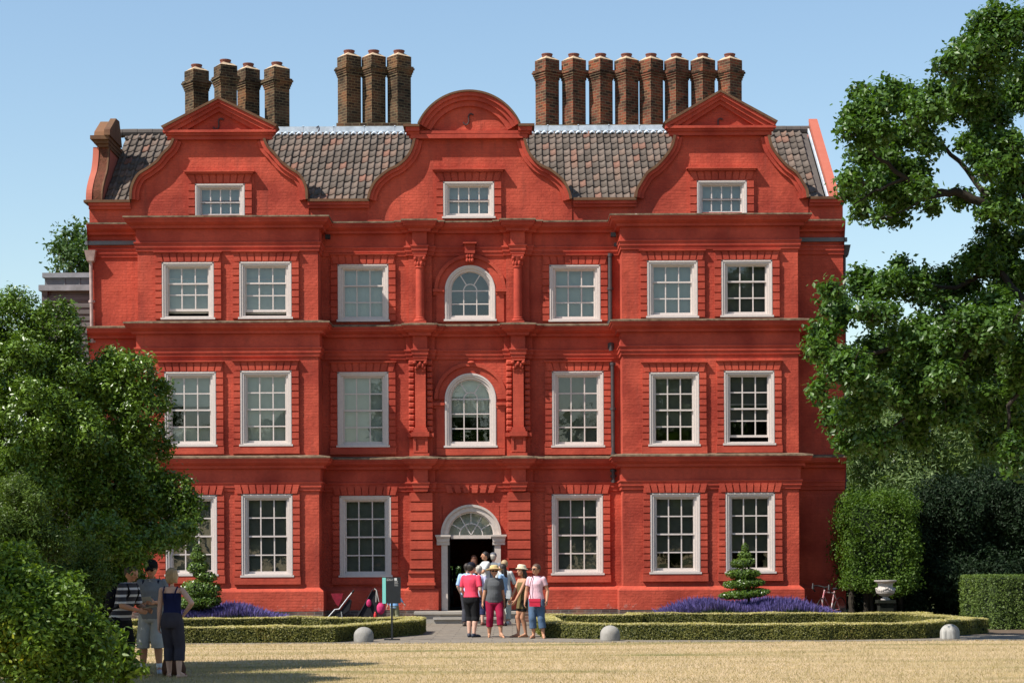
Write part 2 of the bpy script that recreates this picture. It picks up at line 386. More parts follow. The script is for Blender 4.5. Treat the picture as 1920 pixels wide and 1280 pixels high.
def wall_panel(mb, x0, x1, z0, z1, y, holes, reveal=.30):
    xs = sorted({x0, x1, *[h[0] for h in holes], *[h[1] for h in holes]})
    zs = sorted({z0, z1, *[h[2] for h in holes], *[h[3] for h in holes]})
    for i in range(len(xs)-1):
        for j in range(len(zs)-1):
            cx, cz = (xs[i]+xs[i+1])/2, (zs[j]+zs[j+1])/2
            if any(h[0] < cx < h[1] and h[2] < cz < h[3] for h in holes): continue
            mb.add([(xs[i],y,zs[j]),(xs[i+1],y,zs[j]),(xs[i+1],y,zs[j+1]),(xs[i],y,zs[j+1])], [(0,1,2,3)])
    for a, b, c, d in holes:
        r = y+reveal
        mb.add([(a,y,c),(b,y,c),(b,y,d),(a,y,d),(a,r,c),(b,r,c),(b,r,d),(a,r,d)], [(0,4,5,1),(1,5,6,2),(2,6,7,3),(3,7,4,0)])

# window table: x0 x1 y0 y1 (photo), plane, columns, rows, floor, blind kind, blind drop, raised bottom sash
WIN = [
 (304,402,492,599,-BAY,3,3,2,'blind',1.0,.11), (449,547.5,491,598,-BAY,3,3,2,'blind',1.0,.085),
 (633.5,729,496,603,0,3,3,2,'blind',1.0,0), (1030,1126,497,603,0,3,3,2,'blind',1.0,0),
 (1213,1308,489,596,-BAY,3,3,2,'blind',1.0,0), (1352,1448,488,594.5,-BAY,3,3,2,'blinddark',1.0,0),
 (309,406,697,837,-BAY,3,4,1,'blind',.42,0), (451,547.5,695,836,-BAY,3,4,1,'blind',.75,0),
 (633,729,697.5,838,0,3,4,1,'blind',1.0,0), (1035,1132,696,838,0,3,4,1,'blinddark',1.0,0),
 (1217,1311,698,836,-BAY,3,4,1,'blinddark',.76,0), (1357,1452,695,834,-BAY,3,4,1,'blinddark',.66,.07),
 (311,408,928,1079,-BAY,3,4,0,'blinddark',1.0,0), (453,549.5,926,1081,-BAY,3,4,0,'blinddark',1.0,0),
 (637,734,929,1081,0,3,4,0,'blinddark',1.0,0), (1034.5,1131,926,1077,0,3,4,0,'blinddark',1.0,0),
 (1219,1313,924,1075,-BAY,3,4,0,'blinddark',.74,0), (1360,1453,923,1074,-BAY,3,4,0,'blinddark',.74,0),
 (366.5,460,345.5,407,0,4,2,3,'blind',1.0,0), (831,927,341.5,410,0,4,2,3,'blind',1.0,0), (1306,1400,339.5,402,0,4,2,3,'blind',1.0,0),
]
ARCH = [(834,929,497,545,602,2,3), (834,930.5,698,748,838.5,1,4)]
def wrect(t):
    x0, x1, y0, y1, y = t[:5]
    ym, xm = (y0+y1)/2, (x0+x1)/2
    return WX(x0, ym, y), WX(x1, ym, y), WZ(xm, y1, y), WZ(xm, y0, y)
holes_c, holes_l, holes_r, holes_g = [], [], [], []
for t in WIN:
    a, b, c, d = wrect(t); h = (a+.04, b-.04, c+.05, d-.04)
    if t[7] == 3: holes_g.append((h, t))
    elif t[4] == 0: holes_c.append(h)
    elif b < 0: holes_l.append(h)
    else: holes_r.append(h)
DX0, DX1 = WX(828, 1070), WX(939, 1070)            # door case
DZ0, DZS, DRO = .33, WZ(882, 1002), WX(939, 1000)-WX(882.5, 1000)
DCX = (DX0+DX1)/2
arch_w = []
for x0, x1, ya, ys, yb, fl, rows in ARCH:
    a, b = WX(x0, ys), WX(x1, ys); arch_w.append((a, b, WZ((x0+x1)/2, yb), WZ((x0+x1)/2, ys), fl, rows))
def spandrel(mb, cx, zs, r, ztop, half, y, reveal=.3):
    """wall between a round arch and the square hole round it"""
    A = arc(cx, zs, r, 180, 0, 28)
    B = [(max(cx-half, min(cx+half, cx+half*1.0*math.cos(rad(180-180*i/28))*1.0)), ztop) for i in range(29)]
    for i in range(28):
        mb.add([(A[i][0],y,A[i][1]),(A[i+1][0],y,A[i+1][1]),(B[i+1][0],y,B[i+1][1]),(B[i][0],y,B[i][1])], [(0,1,2,3)])
        mb.add([(A[i][0],y,A[i][1]),(A[i+1][0],y,A[i+1][1]),(A[i+1][0],y+reveal,A[i+1][1]),(A[i][0],y+reveal,A[i][1])], [(0,3,2,1)])
wallm = MB()
hc = list(holes_c)
for a, b, zb, zs, fl, rows in arch_w:
    r = (b-a)/2-.03
    hc.append((a+.03, b-.03, zb+.05, zs+r)); spandrel(wallm, (a+b)/2, zs, r, zs+r, r, 0)
rD = DRO-.03
hc.append((DX0+.03, DX1-.03, DZ0, DZS+rD)); spandrel(wallm, DCX, DZS, rD, DZS+rD, rD, 0)
hc += [(h[0], h[1], max(h[2], E[2]+.03), ZTOP) for h, t in holes_g]
for a, b in ((BL0+.12, BL1-.12), (BR0+.12, BR1-.12)):   # the bays open into the rooms
    hc += [(a, b, .26, E[0]-.47), (a, b, E[0]-.34, E[1]-.47), (a, b, E[1]-.34, E[2]-.35)]
wall_panel(wallm, XL, XR, -.2, ZTOP, 0, hc)
# side and back walls, with the garden door's hole at the back
wallm.box(XL, XL+.4, .002, BACK, -.2, ZTOP-.003)
wallm.box(XR-.4, XR, .002, BACK, -.2, ZTOP-.003)
gx0, gx1 = DX0-.16, DX1+.05
for a, b, c, d in ((XL+.4, gx0, -.2, ZTOP), (gx1, XR-.4, -.2, ZTOP), (gx0, gx1, 1.66, ZTOP), (gx0, gx1, -.2, .78)):
    wallm.box(a, b, BACK-.4, BACK-.001, c, d-.002)
wallm.build('wall', M['red'], house)
for hs, a, b in ((holes_l, BL0, BL1), (holes_r, BR0, BR1)):
    m_ = MB(); wall_panel(m_, a, b, -.2, E[2]-.02, -BAY, hs)
    m_.add([(a,-BAY,-.2),(a,0,-.2),(a,0,E[2]),(a,-BAY,E[2])], [(0,1,2,3)])
    m_.add([(b,-BAY,-.2),(b,-BAY,E[2]),(b,0,E[2]),(b,0,-.2)], [(0,1,2,3)])
    m_.build('projecting_bay', M['red'], house)
# dark rooms behind the windows: floors and a partition, and the hall through to the garden
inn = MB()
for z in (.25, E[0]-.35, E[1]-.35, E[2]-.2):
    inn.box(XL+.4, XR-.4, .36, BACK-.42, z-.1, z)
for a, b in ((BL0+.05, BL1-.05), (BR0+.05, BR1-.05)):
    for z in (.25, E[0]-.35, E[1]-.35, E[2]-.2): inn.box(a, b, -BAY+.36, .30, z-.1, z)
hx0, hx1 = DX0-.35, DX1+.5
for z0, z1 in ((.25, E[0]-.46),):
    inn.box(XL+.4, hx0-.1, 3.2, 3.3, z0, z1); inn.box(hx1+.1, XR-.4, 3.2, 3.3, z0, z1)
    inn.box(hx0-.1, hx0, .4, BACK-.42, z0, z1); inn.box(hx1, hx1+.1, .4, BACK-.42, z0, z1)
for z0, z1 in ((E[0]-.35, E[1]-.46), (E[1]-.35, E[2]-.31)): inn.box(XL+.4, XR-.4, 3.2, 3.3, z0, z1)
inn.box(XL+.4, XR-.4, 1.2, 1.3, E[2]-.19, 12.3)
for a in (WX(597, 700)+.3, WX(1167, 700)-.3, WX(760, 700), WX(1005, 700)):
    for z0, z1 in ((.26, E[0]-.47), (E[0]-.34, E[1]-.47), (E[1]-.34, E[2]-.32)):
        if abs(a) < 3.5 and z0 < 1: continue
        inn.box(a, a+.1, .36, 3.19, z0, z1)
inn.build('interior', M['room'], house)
gd = MB()                                          # glazed garden door at the far end of the hall
for k in range(8):
    x = gx0+(gx1-gx0)*k/7; gd.box(x-.05, x+.05, BACK-.33, BACK-.27, .76, 1.655)
for z in (.80, 1.22, 1.62): gd.box(gx0+.05, gx1-.05, BACK-.325, BACK-.275, z-.05, z+.05)
gdo = gd.build('garden_door', M['black'], house)
cu = MB(); cu.strip([(gx0+.03, .35), (gx0+.03, 1.5)], [(gx0+.26, .35), (gx0+.20, 1.5)], BACK-.7, BACK-.66)
cu.build('curtain', simple('white curtain', (.5, .5, .52), .9), gdo)

# ------------------------------------------------------------------ cornices
def entab(zt):
    m_ = MB()
    sweep(m_, plan(), [(.335, zt), (.335, zt-.05), (.31, zt-.06), (.29, zt-.12), (.22, zt-.17), (.16, zt-.20), (.15, zt-.27), (.045, zt-.285),
                       (.04, zt-.63), (.10, zt-.645), (.10, zt-.685), (.075, zt-.705), (.07, zt-.80), (.045, zt-.815), (.04, zt-.90), (-.01, zt-.925)])
    c = m_.build('cornice', M['redtrim'], house)
    k = MB(); sweep(k, plan(), [(-.02, zt+.105), (.16, zt+.075), (.35, zt+.045), (.355, zt+.002), (.32, zt+.001)])
    k.build('cornice_capping', M['capping'], c)
for z in E: entab(z)
# plinth
pl = MB(); sweep(pl, plan_flat(), [(-.01, 1.03), (.11, .93), (.125, .90), (.125, .36)]); sweep(pl, plan_flat(), [(.115, .36), (.115, -.2)], 1)
sweep(pl, plan_flat(), [(.125, .36), (.115, .36)], 1)
v0 = len(pl.v)
# leave the doorway clear of the plinth
keep = []
for f, mi in zip(pl.f, pl.m):
    c = sum((Vector(pl.v[i]) for i in f), Vector())/len(f)
    keep.append((f, mi, c))
xa, xb = PLc+.36, PRc-.36
pl2 = MB(); pl2.v = list(pl.v)
for f, mi, c in keep:
    if xa < c.x < xb and c.y > -.13 and c.y < 1: continue
    pl2.f.append(f); pl2.m.append(mi)
for a, b in ((xa, DX0-.01), (DX1+.01, xb)):
    pl2.box(a+.002, b, -.06, .0, -.2, .98)
pl2.build('plinth', [M['red'], M['plinthbrick']], house)

# ------------------------------------------------------------------ pilasters and columns of the centre
for c in (PLc, PRc):
    # ground floor: banded
    m_ = MB(); z = 1.07; top = E[0]-.925
    m_.box(c-.37, c+.37, YB-.12, 0, .95, 1.40); m_.box(c-.40, c+.40, YB-.20, YB-.121, 1.06, 1.14)
    m_.strip([(c-.38, 1.40), (c-.34, 1.50)], [(c+.38, 1.40), (c+.34, 1.50)], YB-.17, 0)
    n = 8; h = (top-1.52)/n
    m_.box(c-.29, c+.29, YB-.09, 0, 1.5, top)
    for i in range(n):
        z0 = 1.52+i*h; m_.strip([(c-.325, z0+.015), (c-.325, z0+h-.025)], [(c+.325, z0+.015), (c+.325, z0+h-.025)], YB-.20, YB-.08)
    m_.build('pilaster', M['redblock'], house)
    # first floor: pedestal, pilaster and knobbly rusticated sides
    m_ = MB(); z0 = E[0]+.08; z1 = z0+.56
    m_.box(c-HB+.03, c+HB-.03, YB, 0, z0, E[1]-.92)
    m_.box(c-.21, c+.21, YF+.04, YB, z0, z1); m_.box(c-.25, c+.25, YF-.02, YF+.06, z0, z0+.09)
    m_.strip([(c-.20, z0+.12), (c-.20, z1)], [(c-.13, z0+.12), (c-.13, z1)], YF, YF+.039)
    m_.strip([(c+.13, z0+.12), (c+.13, z1)], [(c+.20, z0+.12), (c+.20, z1)], YF, YF+.039)
    m_.box(c-.129, c+.129, YF, YF+.039, z0+.12, z0+.17); m_.box(c-.129, c+.129, YF, YF+.039, z1-.05, z1)
    m_.box(c-.37, c+.37, YB-.12, YB+.01, z1, z1+.11); m_.box(c-.25, c+.25, YF-.05, YB-.121, z1+.002, z1+.14)
    m_.box(c-.20, c+.20, YF-.02, YB-.01, z1+.142, z1+.20); m_.box(c-.18, c+.18, YF, YB-.01, z1+.201, z1+.26)
    zt = E[1]-.93; m_.box(c-.15, c+.15, YF+.05, YB+.01, z1+.261, zt)
    for s in (-1, 1):
        k = 12; hh = (zt-z1-.14)/k
        for i in range(k):
            cz = z1+.14+hh*(i+.5); cx_ = c+s*.255; L1 = []
            for yy, a_, b_2 in ((YB+.01, .088, hh*.48), (YB-.045, .086, hh*.46), (YB-.085, .072, hh*.36), (YB-.10, .045, hh*.2)):
                L1 += [(cx_-a_, yy, cz-b_2*.75), (cx_-a_*.75, yy, cz-b_2), (cx_+a_*.75, yy, cz-b_2), (cx_+a_, yy, cz-b_2*.75), (cx_+a_, yy, cz+b_2*.75), (cx_+a_*.75, yy, cz+b_2), (cx_-a_*.75, yy, cz+b_2), (cx_-a_, yy, cz+b_2*.75)]
            m_.add(L1, [(j*8+k_, j*8+(k_+1)%8, (j+1)*8+(k_+1)%8, (j+1)*8+k_) for j in range(3) for k_ in range(8)]+[tuple(range(24, 32))])
    # capital
    m_.box(c-.155, c+.155, YF+.02, YF+.1, zt-.34, zt-.31); m_.box(c-.19, c+.19, YF-.05, YF+.1, zt-.045, zt-.001)
    for s in (-1, 1):
        m_.ell((c+s*.15, YF+.0, zt-.10), (.06, .07, .06)); m_.ell((c+s*.07, YF+.02, zt-.19), (.05, .06, .08)); m_.ell((c+s*.12, YF+.03, zt-.25), (.04, .05, .06))
    m_.ell((c, YF+.0, zt-.13), (.05, .06, .07))
    m_.build('pilaster', M['redblock'], house)
    # second floor: round column with leafy capital
    m_ = MB(); z0 = E[1]+.08; zt = E[2]-.925
    m_.box(c-HB+.03, c+HB-.03, YB, 0, z0, zt)
    bp_ = m_.build('back_pilaster', M['red'], house)
    m_ = MB(); cy = -.31
    m_.box(c-.18, c+.18, cy-.17, cy+.17, z0-.02, z0+.06)
    m_.lathe([(.17, z0+.06), (.175, z0+.09), (.16, z0+.12), (.135, z0+.13), (.145, z0+.16), (.122, z0+.18), (.122, z0+.8), (.112, zt-.36),
              (.135, zt-.355), (.135, zt-.325), (.11, zt-.31), (.12, zt-.2), (.16, zt-.06), (.16, zt-.05)], c, cy, 22)
    m_.box(c-.17, c+.17, cy-.16, cy+.16, zt-.05, zt-.001)
    for k in range(8):
        th = rad(45*k+22); m_.ell((c+.125*math.cos(th), cy+.125*math.sin(th), zt-.24), (.04, .04, .07), n=8, m=6)
    for k in range(4):
        th = rad(90*k+45); m_.ell((c+.175*math.cos(th), cy+.175*math.sin(th), zt-.1), (.05, .05, .055), n=8, m=6)
    m_.build('column', M['redtrim'], house, smooth=False)

# ------------------------------------------------------------------ windows
def rect_frame(mb, x0, x1, z0, z1, w, y0, y1, wt=None, wb=None):
    wt = w if wt is None else wt; wb = w if wb is None else wb
    mb.box(x0, x0+w, y0, y1, z0+wb, z1-wt); mb.box(x1-w, x1, y0, y1, z0+wb, z1-wt)
    mb.box(x0, x1, y0, y1, z1-wt, z1); mb.box(x0, x1, y0, y1, z0, z0+wb)
def pane_mesh(mb, x0, x1, z0, z1, y, amt=.0035):
    a, b = random.uniform(-amt, amt), random.uniform(-amt, amt)
    w_, h_ = (x1-x0)/2, (z1-z0)/2
    mb.add([(x0, y-a*w_-b*h_, z0), (x1, y+a*w_-b*h_, z0), (x1, y+a*w_+b*h_, z1), (x0, y-a*w_+b*h_, z1)], [(0,1,2,3)])
def sash_window(t):
    x0, x1, z0, z1 = wrect(t); y = t[4]; cols, rows, fl, bk, drop, gap = t[5:]
    attic = fl == 3
    if attic and t[0] != 831: z0 -= .06
    if attic: y = -.03
    f = MB(); W1, W2 = (.10, .06) if not attic else (.09, .055)
    rect_frame(f, x0, x1, z0+.05, z1, W1, y-.055, y+.10, W1, .03)
    f.box(x0+.012, x0+.045, y-.075, y-.0551, z0+.06, z1-.012); f.box(x1-.045, x1-.012, y-.075, y-.0551, z0+.06, z1-.012); f.box(x0+.012, x1-.012, y-.075, y-.0551, z1-.045, z1-.0121)
    rect_frame(f, x0+W1, x1-W1, z0+.0801, z1-W1, W2, y-.01, y+.13, W2*.7, .012)
    f.box(x0-.03, x1+.03, y-.10, y+.05, z0-.005, z0+.049)
    fo = f.build('window', M['white'], house)
    # sash bars and rails
    ix0, ix1, iz0, iz1 = x0+W1+W2, x1-W1-W2, z0+.0922, z1-W1-W2*.7
    s = MB(); ys = y+.045; b_ = .034; half = (iz0+iz1)/2 if rows % 2 == 0 else iz0+(iz1-iz0)*2/3
    g = gap*(iz1-iz0)*1.0
    rect_frame(s, ix0, ix1, half-.02, iz1, .035, ys, ys+.04, .03, .045)
    rect_frame(s, ix0, ix1, iz0+g, half+.02+g, .035, ys+.042, ys+.08, .04, .065)
    zr = []
    top_rows = rows//2 if rows % 2 == 0 else 1; bot = rows-top_rows
    for r in range(1, top_rows): zr.append((half+(iz1-half)*r/top_rows, ys))
    for r in range(1, bot): zr.append((iz0+g+(half-iz0)*r/bot, ys+.042))
    for z, yy in zr: s.box(ix0+.035, ix1-.035, yy, yy+.034, z-b_/2, z+b_/2)
    for c in range(1, cols):
        x = ix0+(ix1-ix0)*c/cols
        s.box(x-b_/2, x+b_/2, ys-.002, ys+.03, half+.02, iz1-.03); s.box(x-b_/2, x+b_/2, ys+.041, ys+.07, iz0+g+.06, half-.021+g)
    s.build('sash', M['white'], fo)
    p = MB()
    for c in range(cols):
        xa, xb = ix0+(ix1-ix0)*c/cols, ix0+(ix1-ix0)*(c+1)/cols
        for r in range(top_rows): pane_mesh(p, xa, xb, half+(iz1-half)*r/top_rows, half+(iz1-half)*(r+1)/top_rows, ys+.018)
        for r in range(bot): pane_mesh(p, xa, xb, iz0+g+(half-iz0)*r/bot, iz0+g+(half-iz0)*(r+1)/bot, ys+.06)
    p.build('glass', M['glass'], fo)
    bl = MB(); zb = iz1-(iz1-iz0)*drop+(g*.9 if drop == 1 else 0); nn = 8
    A = [(ix0-.06+(ix1-ix0+.12)*i/nn, zb+random.uniform(-.004, .004)) for i in range(nn+1)]
    bl.strip(A, [(q[0], iz1+.06) for q in A], ys+.20, ys+.206); bl.box(ix0-.06, ix1+.06, ys+.194, ys+.212, zb-.03, zb-.004)
    bl.build('blind', M[bk], fo)
    if drop < 1 and bk == 'blind':                 # a second, paler blind or shutter drawn up from below
        b2 = MB(); b2.box(ix0-.05, ix1+.05, ys+.22, ys+.226, iz0-.05, iz0+(iz1-iz0)*.26); b2.build('blind', M['blindcream'], fo)
    # red brick dressings
    q = MB(); bw = .195; pr = .075; yq = y if not attic else -.03
    zt = z1+.005; lh = .262
    bz0 = z0-.21 if fl < 2 else z0-.02
    if attic: bz0 = E[2]+.06
    for sx, e in ((-1, x0), (1, x1)):
        xa, xb = (e-bw, e-.002) if sx < 0 else (e+.002, e+bw)
        q.box(xa+.012, xb-.001, yq-.035, yq, bz0+.02, zt)
        n = max(2, int(round((zt-max(bz0+.21, z0))/.188))); zs0 = max(bz0+.21, z0) if fl < 2 else bz0+.02
        h = (zt-zs0)/n
        for i in range(n):
            d = random.uniform(-.004, .004); q.strip([(xa+d, zs0+i*h+.018), (xa+d, zs0+(i+1)*h-.018)], [(xb, zs0+i*h+.018), (xb, zs0+(i+1)*h-.018)], yq-pr+d, yq-.03)
    # fanned lintel
    n = 9; wx0, wx1 = x0-bw+.01, x1+bw-.01
    q.box(wx0, wx1, yq-.045, yq, zt, zt+lh)
    for i in range(n):
        a0, a1 = wx0+(wx1-wx0)*i/n+.018, wx0+(wx1-wx0)*(i+1)/n-.018
        def sl_(x): return (x-(x0+x1)/2)/((x1-x0)/2)*.035
        lo, hi = zt+.012, zt+lh-.006
        c0, c1 = sl_(a0), sl_(a1)
        q.strip([(a0-c0, lo), (a0+c0*.6, hi)], [(a1-c1, lo), (a1+c1*.6, hi)], yq-pr-(.02 if fl == 0 else 0), yq-.04)
    if fl in (1, 2):
        q.box(x0-bw-.03, x1+bw+.03, yq-.125, yq, zt+lh+.004, zt+lh+.03); q.box(x0-bw-.01, x1+bw+.01, yq-.10, yq-.001, zt+lh-.02, zt+lh+.0035)
    if attic:
        q.box(x0-bw-.10, x1+bw+.10, yq-.19, yq, zt+lh+.05, zt+lh+.09); q.box(x0-bw-.05, x1+bw+.05, yq-.14, yq-.001, zt+lh+.0, zt+lh+.0495)
        for sx in (-1, 1):
            e = x0-bw if sx < 0 else x1+bw
            q.box(e-.07, e+.07, yq-.02, yq-.0012, bz0, zt+lh)
    if fl < 2:                                     # apron
        q.box(x0-bw-.02, x1+bw+.02, yq-pr-.01, yq, bz0, z0-.008)
        for sx in (-1, 1):
            e = x0-bw if sx < 0 else x1+bw-.0
            q.box(min(e, e+sx*.02), max(e, e+sx*.02), yq-.06, yq, z0-.008, z0+.11)
    q.build('brick_surround', M['redblock'], fo)
    return fo
for t in WIN: sash_window(t)

def arch_window(a, b, zb, zs, fl, rows):
    cx = (a+b)/2; R = (b-a)/2; y = 0
    f = MB(); W1, W2 = .10, .065
    def band(mb, r0, r1, y0, y1, zlow):
        O = [(cx-r1, zlow)]+arc(cx, zs, r1, 180, 0, 32)+[(cx+r1, zlow)]
        I = [(cx-r0, zlow)]+arc(cx, zs, r0, 180, 0, 32)+[(cx+r0, zlow)]
        mb.strip(O, I, y0, y1)
    band(f, R-W1, R, y-.055, y+.10, zb+.05); band(f, R-.05, R-.012, y-.075, y-.0552, zb+.05)
    band(f, R-W1-W2, R-W1, y-.01, y+.13, zb+.05)
    f.box(a-.03, b+.03, y-.10, y+.05, zb-.005, zb+.049); f.box(a+W1, b-W1, y-.012, y+.12, zb+.0492, zb+.12)
    fo = f.build('window', M['white'], house)
    ri = R-W1-W2; ix0, ix1, iz0 = cx-ri, cx+ri, zb+.12
    s = MB(); ys = y+.045
    band(s, ri-.03, ri, ys, ys+.05, iz0+.05); s.box(ix0, ix1, ys, ys+.05, iz0, iz0+.05)
    nz = rows-1; zz = [iz0+(zs-iz0)*i/nz for i in range(1, nz+1)]
    zz[-1] = zs
    for i, z in enumerate(zz): s.box(ix0+.031, ix1-.031, ys+.002, ys+.04, z-.016, z+.016)
    for c in (1, 2):
        x = ix0+(ix1-ix0)*c/3; s.box(x-.015, x+.015, ys, ys+.035, iz0+.05, zs-.0165)
    rs = ri/3+.005
    s.strip(arc(cx, zs, rs+.015, 180, 0, 18), arc(cx, zs, rs-.015, 180, 0, 18), ys+.001, ys+.036)
    for an in (58, 122):
        c_, s_ = math.cos(rad(an)), math.sin(rad(an)); t_ = .014
        p0 = (cx+c_*(rs+.01), zs+s_*(rs+.01)); p1 = (cx+c_*(ri-.02), zs+s_*(ri-.02))
        s.strip([(p0[0]-s_*t_, p0[1]+c_*t_), (p1[0]-s_*t_, p1[1]+c_*t_)], [(p0[0]+s_*t_, p0[1]-c_*t_), (p1[0]+s_*t_, p1[1]-c_*t_)], ys, ys+.035)
    s.build('sash', M['white'], fo)
    p = MB()
    for c in range(3):
        for r in range(nz):
            pane_mesh(p, ix0+(ix1-ix0)*c/3, ix0+(ix1-ix0)*(c+1)/3, iz0+(zs-iz0)*r/nz, iz0+(zs-iz0)*(r+1)/nz, ys+.022)
    A = arc(cx, zs, ri-.01, 0, 180, 24); p.add([(x, ys+.024+random.uniform(-.0005, .0005), z) for x, z in A], [tuple(range(25))])
    p.build('glass', M['glass'], fo)
    bl = MB(); z0b = zs-.62 if fl == 1 else iz0-.05
    if fl == 1: bl.box(ix0-.05, ix1+.05, ys+.2, ys+.206, zs-.50, zs+ri+.05)
    else: bl.box(ix0-.05, ix1+.05, ys+.55, ys+.556, iz0+.5, zs+ri+.05)
    bl.build('blind', M['blindcream' if fl == 1 else 'blinddark'], fo)
    # red archivolt, imposts, keystone
    q = MB(); ro = R+.30
    q.strip(arc(cx, zs, ro, 180, 0, 36), arc(cx, zs, R+.20, 180, 0, 36), -.10, 0)
    q.strip(arc(cx, zs, R+.199, 180, 0, 36), arc(cx, zs, R+.004, 180, 0, 36), -.05, 0)
    zi = zs+(.02 if fl == 2 else -.12)
    for s_ in (-1, 1):
        e = cx+s_*(R+.004); o = cx+s_*(R+.34); xa, xb = min(e, o), max(e, o)
        q.box(xa, xb, -.13, .0, zi-.06, zi+.02); q.box(xa, xb, -.07, -.0, zi-.14, zi-.061)
        o2 = cx+s_*(R+.24); q.box(min(e, o2), max(e, o2), -.055, 0, zb-(.03 if fl == 2 else .02), zi-.141)
    if fl == 2:
        k0 = zs+R+.06; q.strip([(cx-.10, k0), (cx-.155, k0+.52)], [(cx+.10, k0), (cx+.155, k0+.52)], -.20, 0)
        q.box(cx-.19, cx+.19, -.30, -.0, k0+.52, k0+.56); q.strip([(cx-.14, k0+.25), (cx-.15, k0+.33)], [(cx+.14, k0+.25), (cx+.15, k0+.33)], -.26, -.201)
        for dx in (-.07, 0, .07): q.ell((cx+dx, -.21, k0+.05), (.05, .06, .07), n=8, m=6); q.ell((cx+dx, -.22, k0+.17), (.045, .05, .06), n=8, m=6)
    else:
        q.ell((cx+.02, -.12, zs+ro+.0), (.10, .05, .045)); q.box(cx-R-.24, cx+R+.24, -.085, 0, zb-.22, zb-.03)
    q.build('brick_surround', M['redblock'], fo)
for a in arch_w: arch_window(*a)

# ------------------------------------------------------------------ entrance door
f = MB(); ri = DRO-.20; jw = .175
f.strip(arc(DCX, DZS, DRO, 180, 0, 40), arc(DCX, DZS, DRO-.07, 180, 0, 40), -.12, .05)
f.strip(arc(DCX, DZS, DRO-.0701, 180, 0, 40), arc(DCX, DZS, ri, 180, 0, 40), -.08, .12)
f.box(DX0, DX0+jw, -.09, .10, DZ0, DZS-.29); f.box(DX1-jw, DX1, -.09, .10, DZ0, DZS-.29)
for s_, e in ((-1, DX0), (1, DX1)):
    a, b = (e-.17, e+.27) if s_ < 0 else (e-.27, e+.17)
    f.box(a, b, -.22, .1, DZS-.05, DZS-.001); f.box(a+.02, b-.02, -.19, .1, DZS-.09, DZS-.0501)
    f.strip([(a+.03, DZS-.0901), (a+.05, DZS-.2)], [(b-.03, DZS-.0901), (b-.05, DZS-.2)], -.16, .1); f.box(a+.04, b-.04, -.13, .1, DZS-.29, DZS-.2001)
f.box(DX0+.27, DX1-.27, -.03, .08, DZS-.11, DZS-.01)
dr = f.build('door', M['doorstone'], house)
s = MB(); ys = 0.0; r1 = ri*.5
s.strip(arc(DCX, DZS-.01, r1+.015, 180, 0, 24), arc(DCX, DZS-.01, r1-.015, 180, 0, 24), ys, ys+.035)
s.strip(arc(DCX, DZS-.01, ri+.01, 180, 0, 32), arc(DCX, DZS-.01, ri-.035, 180, 0, 32), ys-.01, ys+.045)
for an in (30, 60, 90, 120, 150):
    c_, s_ = math.cos(rad(an)), math.sin(rad(an)); t_ = .012; r0 = .02 if an in (60, 120) else r1+.01
    p0 = (DCX+c_*r0, DZS-.01+s_*r0); p1 = (DCX+c_*(ri-.03), DZS-.01+s_*(ri-.03))
    s.strip([(p0[0]-s_*t_, p0[1]+c_*t_), (p1[0]-s_*t_, p1[1]+c_*t_)], [(p0[0]+s_*t_, p0[1]-c_*t_), (p1[0]+s_*t_, p1[1]-c_*t_)], ys+.002, ys+.033)
s.build('fanlight', M['white'], dr)
p = MB(); A = arc(DCX, DZS-.01, ri, 0, 180, 24); p.add([(x, ys+.02, z) for x, z in A], [tuple(range(25))]); p.build('glass', M['glass'], dr)
p = MB(); p.box(DCX-ri, DCX+ri, .28, .285, DZS-.02, DZS+ri); p.build('blind', M['blindcream'], dr)
for a in (DX0+jw, DX1-jw-.05):
    lf = MB(); lf.box(a, a+.05, .121, 1.0, DZ0, DZS-.12); lf.build('door_leaf', M['black'], dr)
# voussoirs in the band above the door
q = MB(); zt = E[0]-.925; n = 6
for i in range(n):
    a0 = DCX-.73+1.46*i/n+.03; a1 = DCX-.73+1.46*(i+1)/n-.045
    c0, c1 = (a0-DCX)*.06, (a1-DCX)*.06
    q.strip([(a0-c0, zt-.02), (a0+c0, zt+.2)], [(a1-c1, zt-.02), (a1+c1, zt+.2)], -.105, -.03)
q.build('flat_arch', M['redblock'], dr)
# steps
st = MB(); sx0, sx1 = WX(776, 1150, -1), WX(968, 1150, -1)
st.box(sx0, sx1, -1.0, -.13, .25, .32); st.box(DX0, DX1, -.1299, .34, .25, .33)
st.box(sx0+.03, sx0+.75, -.95, -.13, .0, .249); st.box(sx1-.5, sx1-.03, -.95, -.13, .0, .249)
st.box(sx0+.76, sx1-.51, -.93, -.13, .0, .2489)
st.box(sx0+.55, sx1-.25, -1.40, -.951, .11, .165); st.box(sx0+.58, sx1-.28, -1.34, -.951, 0, .1095)
st.build('doorstep', M['stone'], house)

